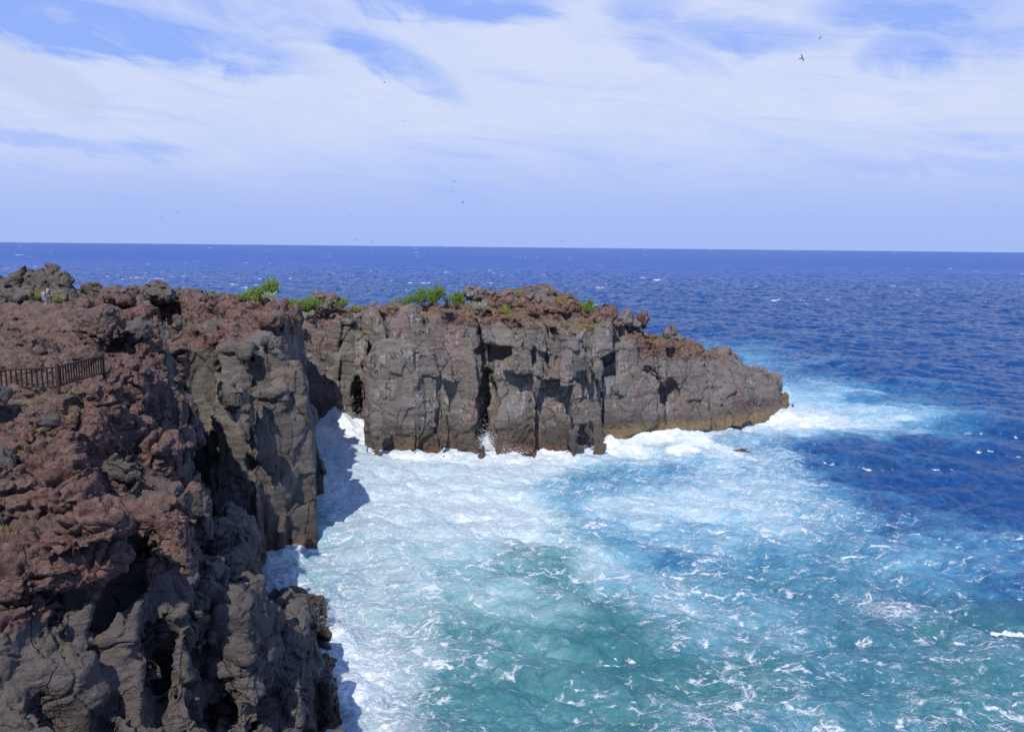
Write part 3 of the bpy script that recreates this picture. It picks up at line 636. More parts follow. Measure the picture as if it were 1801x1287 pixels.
    tide = (pz + bn).ss(2.9, 1.6) * (noise(nt, pos, 0.10, 2).ss(0.45, 0.6) * 0.35).mx(px.ss(10.0, 15.0))
    wet = (pz + bn * 1.5).ss(5.5, 2.0)
    if reef: wet = (n2 * 0.3 + 0.8).cl(); tide = tide * 0.15
    c = mixc(nt, wet * 0.65, c, srgb(56, 48, 42))
    c = mixc(nt, tide * (0.25 + n3 * 0.9).cl(), c, srgb(132, 112, 80))
    c = mixc(nt, (pz + bn).ss(1.1, 0.4) * n2.ss(0.4, 0.6) * 0.7, c, srgb(112, 66, 52))
    nt.links.new(c, b.inputs['Base Color'])
    b.inputs['Specular IOR Level'].default_value = 0.25
    nt.links.new((0.9 - wet * 0.58).s, b.inputs['Roughness'])
    hgt = ck * -1.6 + n3 * 0.8 + n2 * 1.3 + nh * 0.8 + noise(nt, pos, 34, 3, 0.7) * 0.16 + voro(nt, pos, 5.0, 'F1') * red * 0.6
    bp = nt.nodes.new('ShaderNodeBump'); bp.inputs['Strength'].default_value = 1.0; bp.inputs['Distance'].default_value = 0.17
    nt.links.new(hgt.s, bp.inputs['Height']); nt.links.new(bp.outputs[0], b.inputs['Normal'])
    return m

ROCK = rock_material('volcanic_rock'); REEF = rock_material('wet_rock', True)
build_block('foreground_terrain', [(-47, -5.0), (14, 62.6), (-2, 25)], 0.2, 2, ROCK)
build_block('clifftop_terrain', [(-80, -13), (61.4, 96.6), (-2, 26)], 0.25, 1, ROCK)
build_block('headland_terrain', [(-62, 52), (95.4, 152), (-2, 26)], 0.25, 1, ROCK)

# ------------------------------------------------------------------ the sea
def ocean_tile(L, N, lo, hi, amp, wdir, seed, spread=2.0, wind=9.0):
    r = np.random.default_rng(seed)
    k1 = np.fft.fftfreq(N, L / N) * 2 * np.pi
    KX, KY = np.meshgrid(k1, k1, indexing='ij'); K = np.hypot(KX, KY); K[0, 0] = 1
    c = (KX * wdir[0] + KY * wdir[1]) / K
    Lw = wind ** 2 / 9.81
    Ph = np.exp(-1 / (K * Lw) ** 2) / K ** 4 * np.abs(c) ** spread * np.where(c < 0, 0.15, 1)
    lam = 2 * np.pi / K
    Ph *= sstep(lam, lo * 0.8, lo) * (1 - sstep(lam, hi, hi * 1.25)); Ph[0, 0] = 0
    H = np.sqrt(Ph) * (r.normal(size=K.shape) + 1j * r.normal(size=K.shape))
    h = np.real(np.fft.ifft2(H)); s = amp / h.std()
    dxx = np.real(np.fft.ifft2(-1j * KX / K * H)) * s; dyy = np.real(np.fft.ifft2(-1j * KY / K * H)) * s
    return np.stack([dxx, dyy, h * s], -1).astype(np.float32)
def tile_sample(Tt, L, x, y):
    N = Tt.shape[0]; a = x / L * N; b = y / L * N
    i = np.floor(a).astype(np.int64); j = np.floor(b).astype(np.int64); s = (a - i)[..., None].astype(np.float32); t = (b - j)[..., None].astype(np.float32)
    i0, j0, i1, j1 = i % N, j % N, (i + 1) % N, (j + 1) % N
    return (Tt[i0, j0] * (1 - s) + Tt[i1, j0] * s) * (1 - t) + (Tt[i0, j1] * (1 - s) + Tt[i1, j1] * s) * t

# surf map: rows are distances, columns bearings (v = 433 + 27*1413/y, u = 900 + 1413*x/y); foam / milk / green, 0-9
MU = np.arange(420, 1861, 90); MV = np.arange(590, 1291, 50)
#        420 510 600 690 780 870 960 1050 1140 1230 1320 1410 1500 1590 1680 1770 1860
FO = """ 0 0 0 0 0 0 0 0 0 0 1 0 0 0 0 0 0
 0 0 0 0 0 0 0 0 0 0 2 2 0 0 0 0 0
 2 2 2 4 4 4 4 4 4 4 4 6 4 1 0 0 0
 9 9 9 9 9 9 9 9 9 9 9 9 8 4 1 1 0
 9 9 9 9 9 9 9 9 9 9 6 2 0 0 0 0 0
 6 6 6 7 6 6 6 4 3 5 5 2 0 0 0 0 0
 6 5 6 6 6 5 5 3 4 5 5 4 2 1 0 0 0
 5 5 6 5 5 5 4 3 2 3 4 4 3 2 2 1 1
 5 5 5 5 4 4 3 3 2 2 3 2 2 3 2 2 2
 6 5 6 5 4 3 2 4 4 4 3 2 2 2 2 1 1
 6 6 6 5 3 3 3 1 3 4 3 2 2 6 3 1 1
 7 7 7 5 3 2 2 2 1 3 3 3 2 2 2 2 2
 7 8 8 6 3 2 1 1 1 1 3 3 2 2 2 3 3
 8 8 8 6 3 2 2 1 1 2 3 3 2 2 2 2 2
 7 7 7 7 3 2 1 2 2 4 3 4 3 2 3 3 3"""
MI = """ 0 0 0 0 0 0 0 0 1 2 3 0 0 0 0 0 0
 0 0 0 0 0 0 0 0 2 3 4 2 1 0 0 0 0
 6 6 6 7 7 7 7 7 7 7 7 7 6 3 1 0 0
 9 9 9 9 9 9 9 9 9 9 9 9 8 5 3 2 1
 9 9 9 9 9 9 9 9 9 8 4 2 1 1 0 0 0
 6 6 9 9 9 9 9 5 4 7 6 3 2 1 0 0 0
 5 5 9 9 9 9 8 6 7 8 7 5 3 2 1 1 0
 6 6 8 8 8 9 7 6 4 6 7 5 4 2 2 2 1
 6 6 7 7 8 5 5 7 6 4 4 4 4 4 5 4 3
 6 6 7 7 6 4 3 6 7 6 4 3 3 3 3 2 2
 6 6 7 6 5 7 4 2 4 6 5 4 3 2 2 1 1
 6 7 8 6 4 5 4 2 1 3 5 4 3 2 1 2 1
 7 8 8 6 4 4 4 2 1 1 3 4 3 2 2 2 2
 7 8 8 6 3 4 3 2 1 1 2 3 3 2 2 2 2
 7 7 8 6 3 3 3 3 2 3 3 4 3 3 2 2 2"""
GR = """ 0 0 0 0 0 0 0 0 0 0 0 0 0 0 0 0 0
 0 0 0 0 0 0 0 0 0 0 0 0 0 0 0 0 0
 0 0 0 0 0 0 0 0 0 0 0 0 0 0 0 0 0
 2 2 2 2 2 2 2 2 0 0 0 0 0 0 0 0 0
 3 3 3 3 3 3 3 2 0 0 0 0 0 0 0 0 0
 3 3 4 4 4 4 4 2 1 0 0 0 0 0 0 0 0
 3 3 5 5 5 5 5 3 1 1 1 1 0 0 0 0 0
 4 4 5 6 6 7 7 5 2 1 1 1 1 0 0 0 0
 5 5 6 6 7 9 9 6 3 2 2 2 3 3 2 1 0
 5 5 6 7 7 9 9 7 4 3 4 5 4 4 4 3 2
 5 5 6 7 8 8 9 9 6 4 4 4 4 4 5 5 4
 6 6 6 8 9 9 9 9 9 6 5 4 4 5 6 5 5
 6 6 6 8 9 9 9 9 9 9 6 5 5 5 5 5 5
 6 6 6 8 9 9 9 9 9 9 8 6 5 5 6 6 6
 6 6 6 9 9 9 9 9 9 7 6 5 6 6 6 6 6"""
def surf_map(txt, u, v):
    M = np.array([[int(c) for c in r.split()] for r in txt.strip('\n').split('\n')], np.float32) / 9
    a = np.clip((u - MU[0]) / 90, 0, len(MU) - 1.001); b = np.clip((v - MV[0]) / 50, 0, len(MV) - 1.001)
    i, j = a.astype(int), b.astype(int); s, t = a - i, b - j; s = s * s * (3 - 2 * s); t = t * t * (3 - 2 * t)
    return (M[j, i] * (1 - s) + M[j, i + 1] * s) * (1 - t) + (M[j + 1, i] * (1 - s) + M[j + 1, i + 1] * s) * t

def build_sea():
    rs = [36.0]
    while rs[-1] < 45000:
        r = rs[-1]
        rs.append(r + (max(0.12, r * r / 32000) if r < 134 else (0.0042 * r if r < 1200 else (0.012 * r if r < 5000 else 0.08 * r))))
    rs = np.array(rs); th = np.linspace(rad(-50), rad(50), 1250)
    Rr, Th = np.meshgrid(rs, th, indexing='ij')
    x, y = Rr * np.sin(Th), Rr * np.cos(Th)
    wd_ = np.array([-0.55, -0.835])
    t1 = ocean_tile(230, 512, 9, 60, 0.36, wd_, 5, 4.0, 11); t2 = ocean_tile(61, 512, 1.2, 8, 0.27, np.array([-0.35, -0.94]), 6, 2.0, 7); t3 = ocean_tile(13.7, 256, 0.3, 1.9, 0.060, np.array([-0.6, -0.8]), 7, 1.2, 5)
    c, s = math.cos(0.6), math.sin(0.6)
    D = tile_sample(t1, 230, x, y)
    f2_ = 1 - sstep(Rr, 500, 1500); f3_ = 1 - sstep(Rr, 150, 420)
    cal = np.where(Rr < 100, 1.0, 1.0)
    D = D * (1 - 0.7 * sstep(Rr, 1500, 6000))[..., None] + tile_sample(t2, 61, x, y) * f2_[..., None] + tile_sample(t3, 13.7, x * c - y * s, x * s + y * c) * f3_[..., None]
    P = np.stack([x.ravel(), y.ravel(), 0 * x.ravel()], 1).astype(np.float32)
    n = lambda f, sd_, a=1.0: (vn(P, f, sd_) * a).reshape(x.shape)
    loc = 1 - sstep(Rr, 200, 300)
    far_w = 1 + sstep(Rr, 60, 130) * 1.6
    wx_ = (n(0.09, 1, 2.8) + n(0.3, 2, 1.3) + n(0.9, 3, 0.45)) * far_w; wy_ = (n(0.09, 4, 2.8) + n(0.3, 5, 1.3) + n(0.9, 6, 0.45)) * far_w
    yy = np.maximum(y + wy_ * loc, 5); xx = x + wx_ * loc
    u = 900.5 + F_PX * xx / yy; v = 433 + CAM_H * F_PX / yy
    inm = sstep(v, 575, 610)
    fo, mi, gr = (surf_map(t, u, v) * inm for t in (FO, MI, GR))
    # distance to the shore gives the hard white fringe
    near_sh = (x > -40) & (x < 60) & (y > 35) & (y < 150)
    sdv = np.full(x.shape, 99.0); sdv[near_sh] = sd_coast(x[near_sh].astype(np.float32), y[near_sh].astype(np.float32))
    fr = np.exp(-np.clip(sdv, 0, 99) / 1.5); fo = np.clip(np.maximum(fo, fr * (0.75 + 0.35 * n(0.25, 9))), 0, 1)
    mi = np.clip(np.maximum(mi, fr * 0.9), 0, 1)
    # surf breaking: thick foam heaps up where it hits the rock
    heap = np.clip(fo - 0.62, 0, 1) * 2.6
    P3 = np.stack([x.ravel(), y.ravel(), 0 * x.ravel()], 1)
    bub = (np.abs(vn(P3, 0.35, 20)) * 0.9 + np.abs(vn(P3, 0.9, 21)) * 0.4 + np.abs(vn(P3, 2.4, 22)) * 0.16).reshape(x.shape)
    z = D[..., 2] * (1 - 0.35 * np.clip(fo, 0, 1)) + heap * bub * 0.55
    for (pu, pv, rr_, hh_) in [(590, 752, 2.2, 2.0), (612, 758, 2.5, 1.4), (855, 782, 1.6, 1.9), (1075, 790, 2.0, 1.5), (1290, 728, 3.0, 1.6), (1240, 742, 3.2, 1.1), (1160, 765, 4.0, 1.2), (1375, 740, 3.5, 1.0), (1200, 800, 3.0, 0.8), (590, 1130, 1.3, .8), (620, 1240, 1.6, .7), (1400, 748, 3.0, .9)]:
        q = sea(pu, pv); e = np.exp(-((x - q.x) ** 2 + (y - q.y) ** 2) / rr_ ** 2); z += hh_ * e * (0.7 + 0.8 * bub); fo = np.maximum(fo, np.clip(e * 1.4, 0, 1))
    chop = 0.78
    X_ = x + D[..., 0] * chop; Y_ = y + D[..., 1] * chop
    # whitecaps where the surface is squeezed
    gx = np.gradient(X_, axis=1) / np.gradient(x, axis=1).clip(1e-3); 
    jac = (np.gradient(Y_, axis=0) / np.gradient(y, axis=0).clip(1e-3))
    q1, q2 = np.quantile(jac[(Rr > 100) & (Rr < 350)], [0.045, 0.012])
    cap = sstep(-jac, -q1, -q2) * (1 - sstep(Rr, 350, 700)) * sstep(n(0.05, 14), -0.35, 0.25)
    # far off, each breaking crest is a fleck
    lr = np.log(Rr); ti = Th
    Pf = np.stack([ti.ravel() * 75, lr.ravel() * 150, 0 * ti.ravel()], 1); Pg = np.stack([ti.ravel() * 9, lr.ravel() * 5, 0 * ti.ravel() + 3], 1)
    Ph_ = np.stack([ti.ravel() * 260, lr.ravel() * 330, 0 * ti.ravel() + 7], 1)
    fl = (vn(Pf, 1.0, 3) + 0.32 * vn(Pg, 1.0, 4) + 0.45 * vn(Ph_, 1.0, 8)).reshape(x.shape)
    fl = sstep(fl, 0.82, 1.08) * sstep(Rr, 220, 500)
    fo_c = np.clip(np.maximum(cap * 0.85 * (1 - 0.75 * sstep(mi, 0.1, 0.35)), fl), 0, 1)
    V = np.stack([X_, Y_, z], -1).reshape(-1, 3)
    nr, nc = x.shape; I = np.arange(nr * nc).reshape(nr, nc)
    Q = np.stack([I[:-1, :-1], I[:-1, 1:], I[1:, 1:], I[1:, :-1]], -1).reshape(-1, 4)[:, ::-1]
    print('sea', nr, nc)
    return V, Q, dict(foam=fo.ravel(), milk=mi.ravel(), green=gr.ravel(), cap=fo_c.ravel(), crest=D[..., 2].ravel())

def sea_material():
    m, nt, b = new_mat('sea_water')
    g = nt.nodes.new('ShaderNodeNewGeometry'); pos = g.outputs['Position']
    fo, mi, gr, cap, cr = (attr(nt, a) for a in ('foam', 'milk', 'green', 'cap', 'crest'))
    psp = nt.nodes.new('ShaderNodeSeparateXYZ'); nt.links.new(pos, psp.inputs[0]); py = X(nt, psp.outputs[1])
    rot = mapping(nt, pos, (1, 1.7, 1), (0, 0, -0.35))
    web = lambda sc_, d, r, l, lo: (1.0 - ((noise(nt, mapping(nt, rot, loc=(l, l, 0)), sc_, d, r, 1.1) - 0.5) * lo).ab())
    big = noise(nt, rot, 0.16, 5, 0.6, 0.6); mid = noise(nt, mapping(nt, rot, loc=(4, 4, 0)), 0.75, 6, 0.65, 0.9)
    w1 = web(0.55, 6, 0.62, 1.0, 6.5).mx(0.0); w2 = web(1.7, 5, 0.65, 9.0, 7.0).mx(0.0)
    pat = w1 * 0.38 + w2 * 0.27 + mid * 0.55 + big * 0.30 - 0.16
    thr = 1.26 - fo * 0.84
    wa = nt.nodes.new('ShaderNodeTexNoise'); wa.inputs['Scale'].default_value = 0.32; wa.inputs['Detail'].default_value = 6; wa.inputs['Roughness'].default_value = 0.62; nt.links.new(rot, wa.inputs['Vector'])
    wm = nt.nodes.new('ShaderNodeVectorMath'); wm.operation = 'MULTIPLY_ADD'; nt.links.new(wa.outputs['Color'], wm.inputs[0]); wm.inputs[1].default_value = (5.5, 5.5, 0); nt.links.new(rot, wm.inputs[2])
    e1 = voro(nt, wm.outputs[0], 0.42, 'DISTANCE_TO_EDGE').ss(0.075, 0.0); e2 = voro(nt, mapping(nt, wm.outputs[0], loc=(3.7, 1.2, 0)), 1.25, 'DISTANCE_TO_EDGE').ss(0.11, 0.0)
    bl = noise(nt, mapping(nt, rot, loc=(11, 6, 0)), 0.5, 5, 0.65, 0.5)
    e3 = voro(nt, mapping(nt, wm.outputs[0], loc=(1.7, 8.2, 0)), 3.1, 'DISTANCE_TO_EDGE').ss(0.13, 0.02)
    fade = 1.0 - py.ss(70.0, 115.0) * 0.65
    lace = (e1 * bl.ss(0.60 - fo * 0.38, 0.70 - fo * 0.38)).mx(e2 * mid.ss(0.62 - fo * 0.34, 0.72 - fo * 0.34)).mx(e3 * noise(nt, mapping(nt, rot, loc=(2, 15, 0)), 1.1, 4, 0.65).ss(0.62 - fo * 0.22, 0.72 - fo * 0.22) * 0.35)
    foam = (pat.ss(thr, thr + 0.36) * fo.ss(0.03, 0.12)).mx((fo + (mid - 0.5) * 0.5).ss(0.80, 1.0)).mx(lace * (fo * 4.0).cl() * fade)
    soft = pat.ss(thr - 0.45, thr + 0.25) * fo.ss(0.03, 0.2)
    capn = noise(nt, mapping(nt, pos, (1, 1.6, 1)), 2.2, 4, 0.7)
    capm = (cap * (capn * 2.6 - 0.35)).ss(0.35, 0.75) * (1.0 - py.ss(300.0, 900.0)) + cap.ss(0.4, 0.9) * py.ss(300.0, 900.0) * 0.75
    mk = (mi + ((big - 0.5) * 0.6 + (mid - 0.5) * 0.5) * mi.ss(0.0, 0.12)).cl()
    deep = mixc(nt, mid.ss(0.35, 0.65), (0.003, 0.038, 0.135), (0.005, 0.056, 0.195))
    deep = mixc(nt, py.ss(150.0, 1200.0), deep, (0.004, 0.060, 0.27))
    deep = mixc(nt, gr.ss(0.15, 0.75), deep, (0.026, 0.130, 0.150))
    teal = mixc(nt, gr, (0.042, 0.185, 0.32), (0.060, 0.195, 0.215))
    milk = mixc(nt, gr, (0.20, 0.40, 0.52), (0.30, 0.47, 0.48))
    c = mixc(nt, mk.ss(0.02, 0.55), deep, teal)
    c = mixc(nt, mk.ss(0.36, 0.95), c, milk)
    c = mixc(nt, mk.ss(0.66, 1.0) * 0.85, c, (0.57, 0.67, 0.68))
    c = mixc(nt, soft * 0.45, c, (0.40, 0.56, 0.60))
    c = mixc(nt, (cr * mk).ss(0.05, 0.6) * 0.3, c, milk)
    white = foam.mx(capm)
    c = mixc(nt, white, c, mixc(nt, noise(nt, rot, 2.6, 5, 0.7, 0.8).ss(0.3, 0.62), (0.54, 0.63, 0.67), (0.69, 0.71, 0.73)))
    nt.links.new(c, b.inputs['Base Color'])
    nt.links.new((0.12 + white * 0.7 + py.ss(100.0, 1500.0) * 0.22).s, b.inputs['Roughness'])
    b.inputs['IOR'].default_value = 1.33
    nt.links.new((0.5 - white * 0.42 - py.ss(150.0, 900.0) * 0.36).s, b.inputs['Specular IOR Level'])
    hb = noise(nt, mapping(nt, pos, (1, 2.0, 1), (0, 0, -0.5)), 1.6, 6, 0.7, 0.3) * 1.0 + noise(nt, mapping(nt, pos, (0.25, 0.8, 1), (0, 0, -0.4)), 0.6, 4, 0.6) * py.ss(120.0, 400.0) * 7.0 + white * 0.5 + soft * mid * 0.5
    bp = nt.nodes.new('ShaderNodeBump'); bp.inputs['Strength'].default_value = 0.8; bp.inputs['Distance'].default_value = 0.22
    nt.links.new(hb.s, bp.inputs['Height']); nt.links.new(bp.outputs[0], b.inputs['Normal'])
    return m
V, Q, A = build_sea()
so_ = mesh_obj('sea_water', V, Q, sea_material(), attrs=A); tag(so_, kind='structure')

# ------------------------------------------------------------------ loose lava, plants, people, fence, birds
bpy.context.view_layer.update()
TERR = [bpy.data.objects[n] for n in ('foreground_terrain', 'clifftop_terrain', 'headland_terrain')]
def gz(x, y, default=None, top=40):
    best = default
    for t in TERR:
        ok, loc, nrm, i = t.ray_cast(Vector((x, y, top)), Vector((0, 0, -1)))
        if ok and (best is None or best is default or loc.z > best): best = loc.z
    return best

def rock_thing(name, label, cat, lumps, h=0.09, red=0.3, seed=1, group=None, rough=1.0, k=0.25, dark=0.0):
    """lumps: (u, v, distance, rx, ry, rz, tilt in degrees) -> one craggy mesh"""
    Ls = [(at(q[0], q[1], q[2]), q[3], q[4], q[5], rad(q[6] if len(q) > 6 else 0)) for q in lumps]
    lo = np.min([np.array(c) - max(a, b, d) * 1.35 - 0.3 for c, a, b, d, t in Ls], 0); hi = np.max([np.array(c) + max(a, b, d) * 1.35 + 0.3 for c, a, b, d, t in Ls], 0)
    ax = [np.arange(lo[i], hi[i], h, dtype=np.float32) for i in range(3)]
    G = np.meshgrid(*ax, indexing='ij'); p = np.stack([g.ravel() for g in G], 1)
    F = None
    for c, a, b, d, t in Ls:
        q = p - np.array(c, np.float32); ct, st_ = math.cos(t), math.sin(t)
        X_, Z_ = q[:, 0] * ct + q[:, 2] * st_, -q[:, 0] * st_ + q[:, 2] * ct
        e = (np.sqrt((X_ / a) ** 2 + (q[:, 1] / b) ** 2 + (Z_ / d) ** 2) - 1) * min(a, b, d)
        if F is None: F = e
        else:
            hq = np.clip(0.5 + 0.5 * (F - e) / k, 0, 1); F = F * (1 - hq) + e * hq - k * hq * (1 - hq)
    sz = min(1.0, min(min(a, b, d) for c, a, b, d, t in Ls))
    f1, f2, cid, off = cells(p + 0.2 * np.stack([vn(p, 1.2, 7), vn(p, 1.2, 8), vn(p, 1.2, 9)], 1), (1.0 * sz + .2,) * 3, 40 + seed)
    r = lambda s: h3(cid[:, 0], cid[:, 1], cid[:, 2], s) - 0.5
    F = F + rough * (r(1) * 0.30 * sz + (r(2) * off[:, 0] + r(3) * off[:, 1] + r(4) * off[:, 2]) * 0.9 + 0.10 * sz * np.exp(-((f2 - f1) / 0.07) ** 2) - ridged(p, 1.6 / (sz + .2), 3, 0.55, seed) * 0.12 * sz)
    F = F.reshape(G[0].shape); F[0] = F[-1] = 1; F[:, 0] = 1; F[:, -1] = 1; F[:, :, 0] = 1; F[:, :, -1] = 1
    V, Q = surface_nets(F, ax, h)
    base = Vector((float(np.mean([c.x for c, *_ in Ls])), float(np.mean([c.y for c, *_ in Ls])), float(V[:, 2].min())))
    rd = np.clip(red + 0.35 * vn(V, 0.8, 3), 0, 1)
    o = mesh_obj(name, V - np.array(base, np.float32), Q, REEF if name == 'reef_rock' else ROCK, attrs=dict(red=rd, tone=np.full(len(V), -0.2 - dark), soil=np.zeros(len(V))))
    o.location = base; tag(o, label, cat, group); return o

